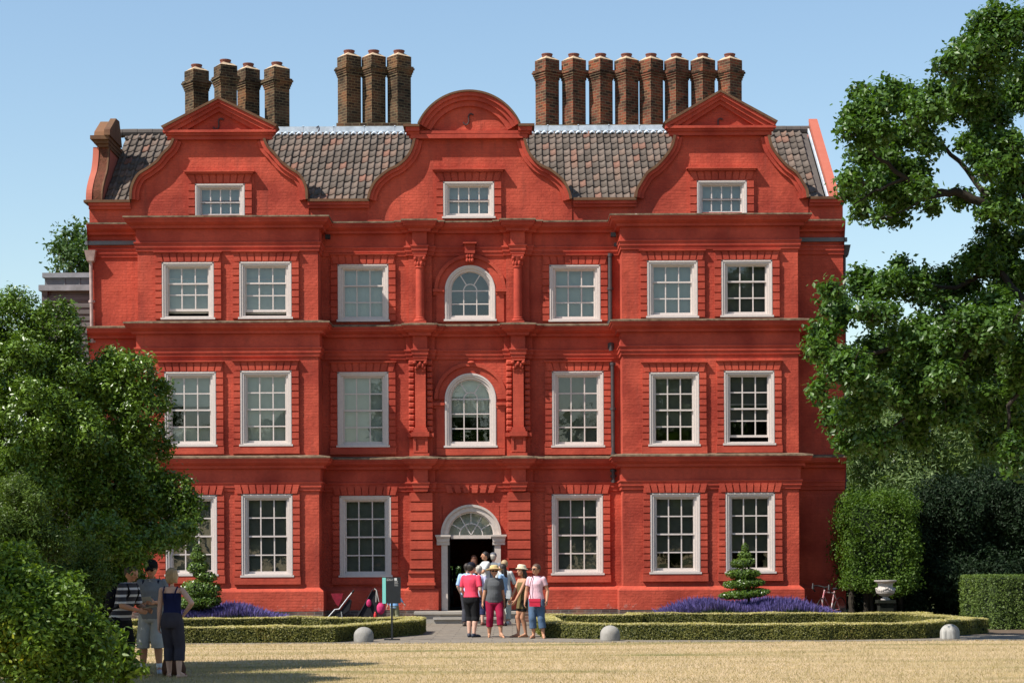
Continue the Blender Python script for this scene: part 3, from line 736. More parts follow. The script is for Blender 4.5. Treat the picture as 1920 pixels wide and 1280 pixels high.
# ------------------------------------------------------------------ parapet coping, gables
for a, b in ((XL-.0, WX(246, 375)), (WX(578, 375), WX(693, 375)), (WX(1075, 373), WX(1193, 373)), (WX(1517, 372), XR)):
    cp = MB()
    cp.box(a-(.12 if a == XL else 0), b+(.12 if b == XR else 0), -.22, .38, ZTOP-.06, ZTOP+.012, 1); cp.box(a, b, -.17, .36, ZTOP-.15, ZTOP-.0602); cp.box(a, b, -.10, .34, ZTOP-.23, ZTOP-.1502)
    cp.build('parapet_coping', [M['redtrim'], M['coping']], house)
def offset(P, d):
    out = []
    for i in range(len(P)):
        a, b = Vector(P[max(i-1, 0)]), Vector(P[min(i+1, len(P)-1)])
        t = (b-a).normalized(); n = Vector((t.y, -t.x)); q = Vector(P[i])+n*d; out.append((q.x, q.y))
    return out
def smooth(P, n=4):
    out = []
    for i in range(len(P)-1):
        p0, p1, p2, p3 = (Vector(P[max(i-1, 0)]), Vector(P[i]), Vector(P[i+1]), Vector(P[min(i+2, len(P)-1)]))
        for k in range(n):
            t = k/n; q = .5*((2*p1)+(p2-p0)*t+(2*p0-5*p1+4*p2-p3)*t*t+(3*p1-p0-3*p2+p3)*t**3); out.append((q.x, q.y))
    return out+[tuple(P[-1])]
YG = -.03
def gable(cpx, half, ped, win, tie):
    hh = win
    left = [W(cpx-d, y) for d, y in half]; right = [W(cpx+d, y) for d, y in half]
    Lp, Rp = smooth(left), smooth(right)
    zb = E[2]+.03
    g = MB()
    # wall with the window's hole: two halves either side, over and under
    x0, x1, z0, z1 = hh
    neckz = left[0][1]
    Lz = [q for q in Lp]; Rz = [q for q in Rp]
    polyL = [(Lp[-1][0], zb)]+Lp[::-1]+[(x0, neckz), (x0, zb)]
    polyR = [(x1, zb), (x1, neckz)]+Rp+[(Rp[-1][0], zb)]
    g.prism(polyL, YG, .3); g.prism(polyR, YG, .3)
    g.box(x0, x1, YG, .3, z1, neckz)
    if z0 > zb: g.box(x0, x1, YG, .3, zb, z0)
    if ped[0] == 'tri':
        (ax, ay), (lx, ly), (rx, ry) = ped[1:4]
        A, Lq, Rq = Vector(W(ax, ay)), Vector(W(lx, ly)), Vector(W(rx, ry))
        g.prism([(Lp[0][0], neckz), (Lp[0][0], Lq.y-.05), (A.x, A.y-.12), (Rp[0][0], Rq.y-.05), (Rp[0][0], neckz)], YG-.02, .3)
        go = g.build('gable', M['red'], house)
        c = MB()
        for d0, d1, pr, mi in ((0, .055, .30, 1), (.055, .13, .26, 0), (.13, .22, .20, 0), (.22, .32, .12, 0)):
            def line(d, inset):
                up = Vector((0, -d*1.18))
                return [tuple(Lq+Vector((inset, -d*1.0))), tuple(A+up), tuple(Rq+Vector((-inset, -d*1.0)))]
            c.strip(line(d0, d0*.9), line(d1, d1*.9), YG-pr, .36-d0*.1, mi)
        zc = Lq.y; lxw, rxw = Lq.x, Rq.x
        c.box(lxw+.05, rxw-.05, YG-.25, YG-.02, zc-.17, zc-.10); c.box(lxw+.12, rxw-.12, YG-.19, YG-.0201, zc-.24, zc-.1702)
        c.box(lxw+.16, rxw-.16, YG-.13, YG-.0202, zc-.35, zc-.2402)
        c.build('pediment', [M['redtrim'], M['coping']], go)
    else:
        (cx_, cy_, rpx), (lx, ly), (rx, ry) = ped[1:4]
        C = Vector(W(cx_, cy_)); R = rpx*DIST/FPX; Lq, Rq = Vector(W(lx, ly)), Vector(W(rx, ry))
        a0 = math.degrees(math.asin((Lq.y+.06-C.y)/R))
        A = arc(C.x, C.y, R-.1, 180-a0, a0, 40)
        g.prism([(Lp[0][0], neckz), (Lp[0][0], Lq.y)]+A+[(Rp[0][0], Rq.y), (Rp[0][0], neckz)], YG-.02, .3)
        go = g.build('gable', M['red'], house)
        c = MB()
        for d0, d1, pr, mi in ((0, .055, .30, 1), (.055, .16, .25, 0), (.16, .27, .18, 0), (.27, .42, .10, 0)):
            c.strip(arc(C.x, C.y, R-d0, 180-a0, a0, 48), arc(C.x, C.y, R-d1, 180-a0, a0, 48), YG-pr, .36-d0*.1, mi)
        for s_, e in ((-1, Lq.x), (1, Rq.x)):
            inn_ = e+.46*-s_
            for k, (zz0, zz1, pr, ins) in enumerate(((-.05, .02, .34, 0), (-.17, -.0502, .29, .07), (-.24, -.1702, .22, .14))):
                a, b = sorted((e-s_*ins, inn_)); c.box(a, b, YG-pr, .35, Lq.y+zz0, Lq.y+zz1, 1 if k == 0 else 0)
        c.box(Lq.x+.47, Rq.x-.47, YG-.16, YG-.02, Lq.y-.22, Lq.y-.14)
        c.box(Lq.x+.2, Rq.x-.2, YG-.19, YG-.0202, Lq.y-.36, Lq.y-.2402)
        c.build('pediment', [M['redtrim'], M['coping']], go)
    for P, sgn in ((Lp, -1), (Rp, 1)):
        k = MB()
        def off(d): return offset(P, -d if sgn > 0 else d)
        def off2(d): return [(q[0], q[1]) for q in off(d)]
        o0, o1, o2, o3 = off2(-.0), off2(.07), off2(.16), off2(.26)
        # inward is towards the gable's middle: flip when the offset went outward
        if abs(o1[len(o1)//2][0]-left[0][0]*0-W(cpx, 300)[0]) > abs(P[len(P)//2][0]-W(cpx, 300)[0]): o1, o2, o3 = off2(-.07), off2(-.16), off2(-.26)
        k.strip(P, o1, YG-.22, .38, 1); k.strip(o1, o2, YG-.16, .0, 0); k.strip(o2, o3, YG-.085, .0, 0)
        k.build('coping', [M['redtrim'], M['coping']], go)
    t = MB(); tx, tz = W(*tie); pts = []
    for i in range(15):
        u = i/14; th = u*2*math.pi
        pts.append((tx+.10*math.sin(th*1.0)*(1 if u < .5 else 1), YG-.05, tz+.17-.34*u))
    pts = [(tx+.13, YG-.05, tz+.13), (tx+.06, YG-.05, tz+.17), (tx, YG-.05, tz+.12), (tx, YG-.05, tz), (tx+.0, YG-.05, tz-.06), (tx-.05, YG-.05, tz-.14), (tx-.12, YG-.05, tz-.13), (tx-.15, YG-.05, tz-.07)]
    P3 = smooth([(p[0], p[2]) for p in pts], 4)
    t.tube([(x, YG-.05, z) for x, z in P3], .022, 6); t.build('wall_tie', M['iron'], go, smooth=True)
hg = [h for h, t in holes_g]
gable(412, [(87,262),(93,276),(106,289),(117,303),(134,316),(151,327),(161,342),(166,358),(167,376)],
      ('tri', (412, 186), (305, 241), (522, 238)), hg[0], (411, 235))
gable(880.5, [(105,262),(110,280),(118,295),(134,310),(155,321),(177,340),(188,360),(191.5,375)],
      ('seg', (880, 279, 106), (757, 239), (1002, 236)), hg[1], (879, 226))
gable(1352, [(90,256),(96,278),(112,300),(126,314),(141,325),(154,345),(161,358),(163,372)],
      ('tri', (1349, 173), (1243, 233), (1456, 231)), hg[2], (1346, 235))

# ------------------------------------------------------------------ roof
RY = 3.9; RZ0 = WZ(880, 377, .3); RZ1 = WZ(880, 249, RY)
def roof():
    xa, xb = XL+.35, XR-.45; run = RY-.30; rise = RZ1-RZ0; slope = math.hypot(run, rise)
    per = .207; ncol = int((xb-xa)/per); nrow = 11; PROF = [(0, .004), (.22, .0), (.42, .008), (.6, .030), (.74, .052), (.84, .056), (.93, .035), (1.0, -.022)]; sub = len(PROF)-1
    cs, sn = run/slope, rise/slope
    vs, fs, tone = [], [], []
    rng = np.random.RandomState(3)
    for r in range(nrow):
        s0, s1 = slope*r/nrow-.03, slope*(r+1)/nrow+.02
        rowtone = rng.rand(ncol)
        for c in range(ncol):
            base = len(vs); dz = rng.normal(0, .004); dx = rng.normal(0, .004); ds = rng.normal(0, .006)
            for k in range(sub+1):
                u, h = PROF[k]
                x = xa+(c+u)*per+dx
                for s_, lift in ((s0+ds, .035), (s1+ds, .0)):
                    n_ = h+lift+dz; y = .30+s_*cs-n_*sn; z = RZ0+s_*sn+n_*cs; vs.append((x, y, z))
                # drop of the tile's lower edge
                n_ = h+.005+dz; y = .30+(s0+ds)*cs-n_*sn; z = RZ0+(s0+ds)*sn+n_*cs; vs.append((x, y, z))
            for k in range(sub):
                a = base+k*3; fs.append((a, a+3, a+4, a+1)); fs.append((a+2, a+5, a+3, a)); tone += [rowtone[c]]*2
    me = bpy.data.meshes.new('roof'); me.from_pydata(vs, [], fs)
    at = me.attributes.new('tile_tone', 'FLOAT', 'FACE'); at.data.foreach_set('value', tone)
    me.polygons.foreach_set('use_smooth', [True]*len(fs))
    me.materials.append(M['tiles'])
    ro = link('roof', me, house)
    b = MB(); b.add([(xa, .28, RZ0-.03), (xb, .28, RZ0-.03), (xb, RY, RZ1-.03), (xa, RY, RZ1-.03)], [(0,1,2,3)])
    b.add([(xa, RY, RZ1-.03), (xb, RY, RZ1-.03), (xb, BACK, RZ0-.2), (xa, BACK, RZ0-.2)], [(0,1,2,3)])
    b.build('roof_deck', M['ridgeclay'], ro)
    # ridge: lead over the middle, dark clay at both ends
    le = MB(); r1, r2 = WX(512, 255, RY), WX(1256, 255, RY)
    npc = int((r2-r1)/.9)
    for i in range(npc):
        a, b_ = r1+(r2-r1)*i/npc+.004, r1+(r2-r1)*(i+1)/npc-.004
        le.strip([(a, RZ1+.02), (a, RZ1+.19)], [(b_, RZ1+.02), (b_, RZ1+.19+random.uniform(-.008, .008))], RY-.10, RY+.12)
        le.tube([(b_-.02, RY-.09, RZ1+.19), (b_+.02, RY-.09, RZ1+.19)], .022, 8)
    n = int((r2-r1)/per*6)
    A, B = [], []
    pts = []
    for i in range(n+1):
        x = r1+(r2-r1)*i/n; u = ((x-xa)/per) % 1.0; h = .03*math.sin(2*math.pi*u-.5)
        pts.append((x, h))
    vs, fs = [], []
    for x, h in pts:
        for s_, up in ((slope-.20, .085), (slope-.02, .06)):
            n_ = h+up; vs.append((x, .30+s_*cs-n_*sn, RZ0+s_*sn+n_*cs))
        n_ = h+.04; s_ = slope-.20; vs.append((x, .30+s_*cs-n_*sn, RZ0+s_*sn+n_*cs))
    for i in range(n): a = i*3; fs += [(a, a+3, a+4, a+1), (a+2, a+5, a+3, a)]
    le.add(vs, fs)
    le.build('ridge_flashing', M['lead'], ro)
    for x0, x1 in ((WX(203, 250, RY), r1), (r2, WX(1528, 240, RY))):
        rc = MB(); k = int((x1-x0)/.42)
        for i in range(k):
            a = x0+(x1-x0)*i/k; b_ = x0+(x1-x0)*(i+1)/k-.01
            rc.tube([(a, RY, RZ1+.03), (b_, RY, RZ1+.03+random.uniform(-.006, .006))], .13, 10)
        kk = int((x1-x0)/(per*2))
        for i in range(kk):
            x = x0+(i+.5)*per*2; rc.tube([(x, RY-.42, RZ1-.22), (x, RY-.36, RZ1-.16)], .045, 8)
        rc.build('ridge_tiles', M['ridgeclay'], ro)
    ho = MB(); hx, hz = W(596, 246, RY); ho.tube([(hx-.03, RY-.1, RZ1+.15), (hx-.02, RY-.1, hz+.1), (hx+.03, RY-.1, hz+.14), (hx+.05, RY-.1, hz+.06), (hx+.01, RY-.1, hz-.1)], .015, 6)
    ho.build('roof_hook', M['iron'], ro)
roof()
# end gables running back from the front: left one shaped, right one plain
def prism_yz(mb, poly, x0, x1, mi=0):
    n = len(poly)
    mb.add([(x0,y,z) for y,z in poly]+[(x1,y,z) for y,z in poly],
           [tuple(range(n)), tuple(range(2*n-1, n-1, -1))]+[(i,(i+1)%n,n+(i+1)%n,n+i) for i in range(n)], mi)
def strip_yz(mb, A, B, x0, x1, mi=0):
    n = len(A); vs = []
    for P, x in ((A,x0),(B,x0),(B,x1),(A,x1)): vs += [(x,y,z) for y,z in P]
    fs = []
    for i in range(n-1):
        for k in range(4):
            a, b = k*n, ((k+1)%4)*n; fs.append((a+i, a+i+1, b+i+1, b+i))
    fs += [(0,n,2*n,3*n), (n-1,4*n-1,3*n-1,2*n-1)]
    mb.add(vs, fs, mi)
eg = MB(); cy = RY
S = smooth([(.02, ZTOP), (.10, ZTOP+.35), (.42, ZTOP+.72), (.75, ZTOP+1.02), (.95, ZTOP+1.35), (1.05, ZTOP+1.70), (1.05, ZTOP+1.76)])
S2 = [(2*cy-y, z) for y, z in S]
prism_yz(eg, S+S2[::-1], XL+.02, XL+.32)
strip_yz(eg, S, [(y+.16, z-.02) for y, z in S], XL-.03, XL+.36, 2); strip_yz(eg, [(y-.03, z) for y, z in S], [(y+.05, z-.01) for y, z in S], XL-.10, XL+.07, 0)
zz = ZTOP+1.76
for d0, d1, o in ((0, .09, .05), (.091, .19, .13), (.191, .30, .22)):
    prism_yz(eg, [(1.02-o, zz+d0), (1.02-o, zz+d1), (2*cy-1.02+o, zz+d1), (2*cy-1.02+o, zz+d0)], XL+.08-o, XL+.34+o*.25, 2)
prism_yz(eg, [(.82, zz+.301), (.88, zz+.42), (1.75, zz+.90), (2.2, zz+.92), (2.6, zz+.301)], XL-.03, XL+.27, 1)
prism_yz(eg, [(.76, zz+.302), (.80, zz+.47), (1.7, zz+.98), (2.2, zz+1.0), (2.6, zz+.302)], XL+.271, XL+.44, 2)
eg.build('end_gable', [M['faded'], M['lichen'], M['coping']], house)
eg = MB()
prism_yz(eg, [(.0, ZTOP-.02), (.2, ZTOP+.24), (cy, RZ1+.30), (2*cy, ZTOP), (2*cy, ZTOP-.02)], XR-.36, XR-.14)
strip_yz(eg, [(-.02, ZTOP+.012), (.15, ZTOP+.30), (cy, RZ1+.37)], [(.1, ZTOP+.012), (.25, ZTOP+.2), (cy, RZ1+.27)], XR-.38, XR-.12, 0)
strip_yz(eg, [(.1, ZTOP+.08), (cy, RZ1+.14)], [(.2, ZTOP-.0), (cy, RZ1+.02)], XR-.43, XR-.385, 1)
eg.build('end_gable', [M['faded'], M['lead']], house)

# ------------------------------------------------------------------ chimneys
def chimney(px, y, wpx, ytop, ybot, mat, rot=rad(44), halfz=True):
    x = WX(px, (ytop+ybot)/2, y); s = (DIST+y)/FPX; zt = WZ(px, ytop, y); zb = WZ(px, ybot, y)
    a = wpx*s/1.40
    m_ = MB(); zc = zt-.20                          # underside of the flaunching
    m_.rotbox((x, y, zb), (a, a, zc-.62-zb), rot)
    for z0, h, k in ((-.62, .07, 1.07), (-.549, .06, 1.14), (-.488, .07, 1.22), (-.417, .06, 1.32), (-.356, .045, 1.24), (-.31, .31, 1.04)):
        m_.rotbox((x, y, zc+z0), (a*k, a*k, h-.001), rot)
    c = m_.build('chimney', mat, house)
    f_ = MB(); f_.rotbox((x, y, zc), (a*1.02, a*1.02, .11), rot, taper=.45); f_.build('flaunching', M['flaunch'], c)
    p_ = MB(); p_.lathe([(.15, zc+.06), (.16, zc+.15), (.175, zc+.17), (.175, zt), (.12, zt), (.12, zt-.03)], x, y, 16); p_.build('chimney_pot', M['pot'], c)
CY = 4.6
for i, px in enumerate((1026, 1076, 1126.5, 1175, 1221, 1268.5, 1318, 1368.5)): chimney(px, CY, 44, 102, 240, M['chimney_red'], rad(37+((i*7)%5)*.8))
for i, px in enumerate((655, 701, 748.5)): chimney(px, CY, 44, 95.5, 236, M['chimney'], rad(37+i*1.5))
for px, y, wp, t in ((369, 5.0, 45, 122), (423, 4.2, 45, 113), (466, 5.2, 42, 120), (519.5, 4.6, 47, 118)): chimney(px, y, wp, t, 262, M['chimney'], rad(31 if px == 423 else 39))
cb = MB()
for a, b, t in ((633, 772, 236), (1003, 1393, 241)):
    x0, x1 = WX(a, 240, CY), WX(b, 240, CY); z1 = WZ(800, t, CY)
    cb.box(x0, x1, CY-.45, CY+.45, RZ1-.8, z1); cb.box(x0+.1, x1-.1, CY-.6, CY-.4502, RZ1-.8, z1-.16); cb.box(x0+.12, x1-.12, CY-.66, CY-.6002, RZ1-.8, z1-.23, 1)
x0, x1 = WX(346, 240, CY), WX(545, 240, CY); cb.box(x0, x1, CY-.5, CY+.9, RZ1-.8, RZ1-.05)
cb.build('chimney_base', [M['chimney'], M['lead']], house)

# ------------------------------------------------------------------ rainwater pipes, gutters, floodlights
def pipe(px0, y0, px1, y1, yd, mat, r=.055, hopper=False):
    m_ = MB(); x0, z0 = W(px0, y0, yd); x1, z1 = W(px1, y1, yd)
    m_.tube([(x0, yd, z0), (x1, yd, z1)], r, 10); n = max(2, int((z0-z1)/.9))
    for i in range(n+1):
        t = i/n; x = x0+(x1-x0)*t; z = z0+(z1-z0)*t; m_.tube([(x, yd, z-.04), (x, yd, z+.04)], r*1.25, 10); m_.box(x-.09, x+.09, yd+.01, yd+.06, z-.03, z+.03)
    if hopper: m_.rotbox((x0, yd, z0), (.2, .2, .3), 0, taper=1.6)
    m_.build('downpipe', mat, house)
pipe(170.5, 490, 172.5, 640, -.09, M['pipelight'], .05, True)
pipe(1144, 478, 1144.5, 604, -.09, M['pipe'], .06); pipe(1148.5, 682, 1150, 850, -.09, M['pipe'], .055)
pipe(1145.5, 645, 1145.7, 655, -.09, M['pipe'], .05); pipe(1150, 882, 1150.5, 902, -.09, M['pipe'], .05)
pipe(1583, 480, 1584.5, 1140, .12, M['pipe'], .045, True)
gu = MB()
for a, b in ((XL-.10, BL0-.02), (BR1+.02, XR+.10)):
    z = WZ(200, 457); gu.box(a, b, -.14, -.002, z-.05, z+.06)
gu.build('gutter', M['leadold'], house)
for px, py in ((614.5, 444), (1150, 440)):
    fl = MB(); x, z = W(px, py, -.35); fl.box(x-.07, x+.07, -.40, -.25, z-.06, z+.06); fl.tube([(x, -.26, z+.02), (x, -.02, z+.1)], .02, 6); fl.build('floodlight', M['black'], house)
for px, py in ((1154.5, 459),):
    fl = MB(); x, z = W(px, py, -.3); fl.box(x-.05, x+.05, -.35, -.25, z-.05, z+.05); fl.tube([(x, -.26, z), (x, -.02, z+.04)], .02, 6)
fl.build('floodlight', M['black'], house)

# ------------------------------------------------------------------ weatherboarded annexe
an = empty('annexe', (WX(120, 600, 7), 7, 0)); YA = 6.0
tag(an, 'dark weatherboarded annexe with a flat lead roof at the left end of the red house', 'annexe')
ax0, ax1 = WX(83, 560, YA), XL-.02; z1 = WZ(120, 546, YA)
m_ = MB(); m_.box(ax0+.04, ax1, YA+.05, YA+2.8, 0, z1); 
n = int(z1/.20)
for i in range(n):
    z0 = z1-.32-i*.20; m_.strip([(ax0, z0), (ax0, z0+.19)], [(ax1, z0), (ax1, z0+.19)], YA-.02+.0, YA+.05)
    vs = [(ax0, YA-.06, z0), (ax1, YA-.06, z0), (ax1, YA-.02, z0+.2), (ax0, YA-.02, z0+.2)]; m_.add(vs, [(0,1,2,3)]); m_.add([(ax0, YA-.06, z0), (ax1, YA-.06, z0), (ax1, YA-.02, z0), (ax0, YA-.02, z0)], [(0,3,2,1)])
m_.box(ax0-.06, ax0+.12, YA-.09, YA+.05, 0, z1)
m_.build('wall', blotch('weathered boards', [(.060, .055, .052), (.115, .108, .104), (.15, .14, .135)], 2.2, 6, .9, .3, (.4, .4, 5)), an)
m_ = MB(); m_.box(ax0-.14, ax1, YA-.18, YA+2.9, z1+.001, z1+.18, 1)
xb0 = WX(84, 520, YA+.6); z2 = WZ(120, 521, YA+.6); z3 = WZ(120, 512, YA+.6)
m_.box(xb0, ax1, YA+.6, YA+2.6, z1+.18, z2, 0)
for px in (121, 149): x = WX(px, 535, YA+.6); m_.box(x-.02, x+.02, YA+.565, YA+.599, z1+.181, z2)
m_.box(xb0-.06, ax1, YA+.5, YA+2.7, z2+.001, z3, 1)
m_.build('roof', [M['leadold'], blotch('pale lead edge', [(.17, .18, .19), (.28, .29, .31)], 3, 4, .6, .05)], an)

# ------------------------------------------------------------------ ground, lawn, path
def sheet(name, pts, z, mat):
    m_ = MB(); m_.add([(x, y, z) for x, y in pts], [tuple(range(len(pts)))]); return tag(m_.build(name, mat), kind='structure')
def lawn_mat():
    m, nt, b, N, L = newmat('dry lawn')
    g = N('ShaderNodeNewGeometry')
    def noise(scale, stretch, detail=5):
        mp = N('ShaderNodeVectorMath'); mp.operation = 'MULTIPLY'; mp.inputs[1].default_value = stretch; L(g.outputs['Position'], mp.inputs[0])
        n = N('ShaderNodeTexNoise'); n.inputs['Scale'].default_value = scale; n.inputs['Detail'].default_value = detail; L(mp.outputs[0], n.inputs['Vector']); return n
    a = noise(1, (.16, .8, 1), 7); c = noise(14, (1, 1, 1), 7)
    r = N('ShaderNodeValToRGB'); e = r.color_ramp.elements
    e[0].position = .32; e[0].color = (.15, .15, .055, 1); e[1].position = .60; e[1].color = (.455, .335, .205, 1)
    x = e.new(.45); x.color = (.385, .285, .16, 1)
    L(a.outputs['Fac'], r.inputs[0])
    q = N('ShaderNodeMapRange'); q.inputs[1].default_value = .3; q.inputs[2].default_value = .7; q.inputs[3].default_value = .72; q.inputs[4].default_value = 1.22; L(c.outputs['Fac'], q.inputs[0])
    s = N('ShaderNodeVectorMath'); s.operation = 'SCALE'; L(r.outputs[0], s.inputs[0]); L(q.outputs[0], s.inputs['Scale']); L(s.outputs[0], b.inputs['Base Color'])
    b.inputs['Roughness'].default_value = .95; b.inputs['Specular IOR Level'].default_value = .1
    bp = N('ShaderNodeBump'); bp.inputs['Strength'].default_value = .6; bp.inputs['Distance'].default_value = .04; L(c.outputs['Fac'], bp.inputs['Height']); L(bp.outputs[0], b.inputs['Normal'])
    return m
def paving_mat():
    m, nt, b, N, L = newmat('stone paving')
    g = N('ShaderNodeNewGeometry'); br = N('ShaderNodeTexBrick'); L(g.outputs['Position'], br.inputs['Vector'])
    br.inputs['Scale'].default_value = 1; br.inputs['Brick Width'].default_value = .9; br.inputs['Row Height'].default_value = .62; br.inputs['Mortar Size'].default_value = .012
    br.inputs['Color1'].default_value = (.185, .155, .118, 1); br.inputs['Color2'].default_value = (.155, .13, .10, 1); br.inputs['Mortar'].default_value = (.09, .075, .055, 1)
    n = N('ShaderNodeTexNoise'); n.inputs['Scale'].default_value = 5; n.inputs['Detail'].default_value = 8; L(g.outputs['Position'], n.inputs['Vector'])
    q = N('ShaderNodeMapRange'); q.inputs[1].default_value = .3; q.inputs[2].default_value = .7; q.inputs[3].default_value = .75; q.inputs[4].default_value = 1.2; L(n.outputs['Fac'], q.inputs[0])
    s = N('ShaderNodeVectorMath'); s.operation = 'SCALE'; L(br.outputs['Color'], s.inputs[0]); L(q.outputs[0], s.inputs['Scale']); L(s.outputs[0], b.inputs['Base Color'])
    b.inputs['Roughness'].default_value = .9
    bp = N('ShaderNodeBump'); bp.inputs['Strength'].default_value = .3; bp.inputs['Distance'].default_value = .02; L(n.outputs['Fac'], bp.inputs['Height']); L(bp.outputs[0], b.inputs['Normal'])
    return m
YL = -14.7                                         # edge of the lawn
sheet('ground', [(-600, -400), (600, -400), (600, 1500), (-600, 1500)], -.012, blotch('far turf', [(.05, .07, .02), (.12, .13, .05)], .5, 6, .95, .2))
_r = random.Random(5)
sheet('lawn', [(-90, -220), (90, -220), (90, YL)]+[(14-28*i/260, YL+.05*math.sin(i*.37)+_r.uniform(-.05, .07)) for i in range(261)]+[(-90, YL)], .004, lawn_mat())
sheet('path', [(-40, YL-.3), (40, YL-.3), (40, -11.2), (2.6, -11.2), (2.6, -.2), (-3.3, -.2), (-3.3, -11.2), (-40, -11.2)], .0005, paving_mat())
M['soil'] = blotch('bare soil', [(.07, .05, .035), (.14, .105, .075)], 6, 7, .95, .6)
sheet('flower_bed_soil', [(-14, -11.197), (-3.303, -11.197), (-3.303, .3), (-14, .3)], .003, M['soil'])
sheet('flower_bed_soil', [(2.603, -11.197), (15, -11.197), (15, .3), (2.603, .3)], .003, M['soil'])

def mesh_np(name, V, F, mats, parent=None, org=Vector((0, 0, 0)), mi=None):
    """triangles straight from arrays"""
    me = bpy.data.meshes.new(name); V = np.asarray(V, dtype=np.float32)-np.array(org, dtype=np.float32); F = np.asarray(F, dtype=np.int32)
    me.vertices.add(len(V)); me.vertices.foreach_set('co', V.ravel())
    me.loops.add(F.size); me.loops.foreach_set('vertex_index', F.ravel())
    k = F.shape[1]; me.polygons.add(len(F)); me.polygons.foreach_set('loop_start', np.arange(0, F.size, k, dtype=np.int32))
    for q in (mats if isinstance(mats, (list, tuple)) else [mats]): me.materials.append(q)
    if mi is not None: me.polygons.foreach_set('material_index', np.asarray(mi, dtype=np.int32))
    me.update(calc_edges=True); me.validate()
    return link(name, me, parent, org)
def leaf_geo(C, Nn, L_, Wd, rng, fold=.25, jit=.25):
    n = len(C); T = rng.normal(size=(n, 3)); T -= Nn*np.sum(T*Nn, 1, keepdims=True); T /= np.linalg.norm(T, axis=1, keepdims=True)+1e-9
    B = np.cross(Nn, T); s = (1+jit*rng.normal(size=(n, 1))).clip(.5, 1.7); l, w_ = L_*s/2, Wd*s/2
    V = np.stack([C-T*l, C+B*w_+Nn*w_*fold+T*l*.15, C+T*l, C-B*w_+Nn*w_*fold+T*l*.15], 1).reshape(-1, 3)
    i = np.arange(n)[:, None]*4
    F = np.concatenate([i+np.array([[0, 1, 2]]), i+np.array([[0, 2, 3]])], 1).reshape(-1, 3)
    return V, F
def unit(a): return a/(np.linalg.norm(a, axis=1, keepdims=True)+1e-9)
def lobes_leaves(lobes, dens, leaf, rng, per=9, spread=.12, shell=.62, up=.5, rnd=.7):
    """leaf tufts through ellipsoid lobes; dens = tufts per square metre of lobe surface"""
    Cs, Ns = [], []
    for c, r in lobes:
        c = np.array(c); r = np.array(r); area = 4*math.pi*((r[0]*r[1]+r[0]*r[2]+r[1]*r[2])/3)
        m = max(6, int(area*dens)); d = unit(rng.normal(size=(m, 3)))
        rr = shell+(1.04-shell)*rng.rand(m, 1)**.6
        rr *= 1+.16*np.sin(d[:, :1]*7+c[0]*9)*np.cos(d[:, 2:]*6+c[2]*7)
        P = c+d*r*rr; o = unit(d/r)
        Pk = np.repeat(P, per, 0)+rng.normal(size=(m*per, 3))*spread
        Nk = unit(np.repeat(o, per, 0)*.55+np.array([0, 0, up])+rng.normal(size=(m*per, 3))*rnd)
        Cs.append(Pk); Ns.append(Nk)
    return np.concatenate(Cs), np.concatenate(Ns)
def cauli(lobes, k, f, seed):
    rg = np.random.RandomState(seed); out = []
    for c, r in lobes:
        c, r = np.array(c), np.array(r); out.append((tuple(c), tuple(r*.76)))
        for d in unit(rg.normal(size=(k, 3))+np.array([0, -.35, .35])): out.append((tuple(c+d*r*.76), tuple(r*f*rg.uniform(.75, 1.2))))
    return out
def tree(name, label, cat, lobes, base, leaf, dens, mat, bark, group=None, per=9, spread=.12, trunk_r=.25, seed=1, fork=None, shell=.62, limbs=True, rnd=.7, up=.5, sub=0, subf=.42, limb_f=.42):
    rng = np.random.RandomState(seed); t = empty(name, base); tag(t, label, cat, group)
    C, Nn = lobes_leaves(cauli(lobes, sub, subf, seed) if sub else lobes, dens, leaf, rng, per, spread, shell, up, rnd)
    V, F = leaf_geo(C, Nn, leaf[0], leaf[1], rng); mesh_np('crown', V, F, mat, t)
    tr = MB(); b = Vector(base); fk = Vector(fork) if fork is not None else b+Vector((0, 0, 1.5 if limbs else max(1.5, .55*max(c[2] for c, r in lobes))))
    tp = .8 if limbs or fork is not None else .3
    tr.tube([b-Vector((0, 0, .05)), b+(fk-b)*.3+Vector((.04, 0, 0)), b+(fk-b)*.65-Vector((.05, .02, 0)), fk], [trunk_r*1.35, trunk_r*1.02, trunk_r*(.92 if tp > .5 else .7), trunk_r*tp], 12)
    if limbs:
        for c, r in lobes:
            c = Vector(c); d = c-fk; L_ = d.length
            if L_ < .3: continue
            k = 5; pts = []; off = Vector((random.uniform(-.12, .12)*L_, random.uniform(-.12, .12)*L_, -.10*L_))
            for i in range(k+1):
                u = i/k; pts.append(fk+d*u*.96+off*math.sin(math.pi*u))
            r0 = trunk_r*limb_f; tr.tube(pts, [max(.012, r0*(1-u/k*.92)) for u in range(k+1)], 7)
            for j in range(3):
                q = pts[random.randint(2, k)]; e = c+Vector((random.uniform(-1, 1)*r[0], random.uniform(-1, 1)*r[1], random.uniform(-1, 1)*r[2]))*.8
                tr.tube([q, (q+e)/2+Vector((0, 0, .03)), e], [r0*.3, r0*.2, .008], 5)
    tr.build('trunk', bark, t, smooth=True)
    return t
def px_lobes(L, D, dz=1.0, seed=0, kd=1.0):
    """(px, py, rx, ry[, depth offset]) -> lobes round distance D"""
    rg = random.Random(seed); out = []
    for q in L:
        d = D+(q[4] if len(q) > 4 else rg.uniform(-dz, dz)); s = d/FPX
        out.append((tuple(WD(q[0], q[1], d)), (q[2]*s, (q[2]+q[3])/2*s*kd, q[3]*s)))
    return out
BARK = blotch('bark', [(.035, .028, .02), (.08, .065, .048)], 6, 7, .95, .8, (1, 1, .3))

OBARK = blotch('dark oak bark', [(.018, .015, .012), (.042, .034, .026)], 6, 7, .95, .8, (1, 1, .3))
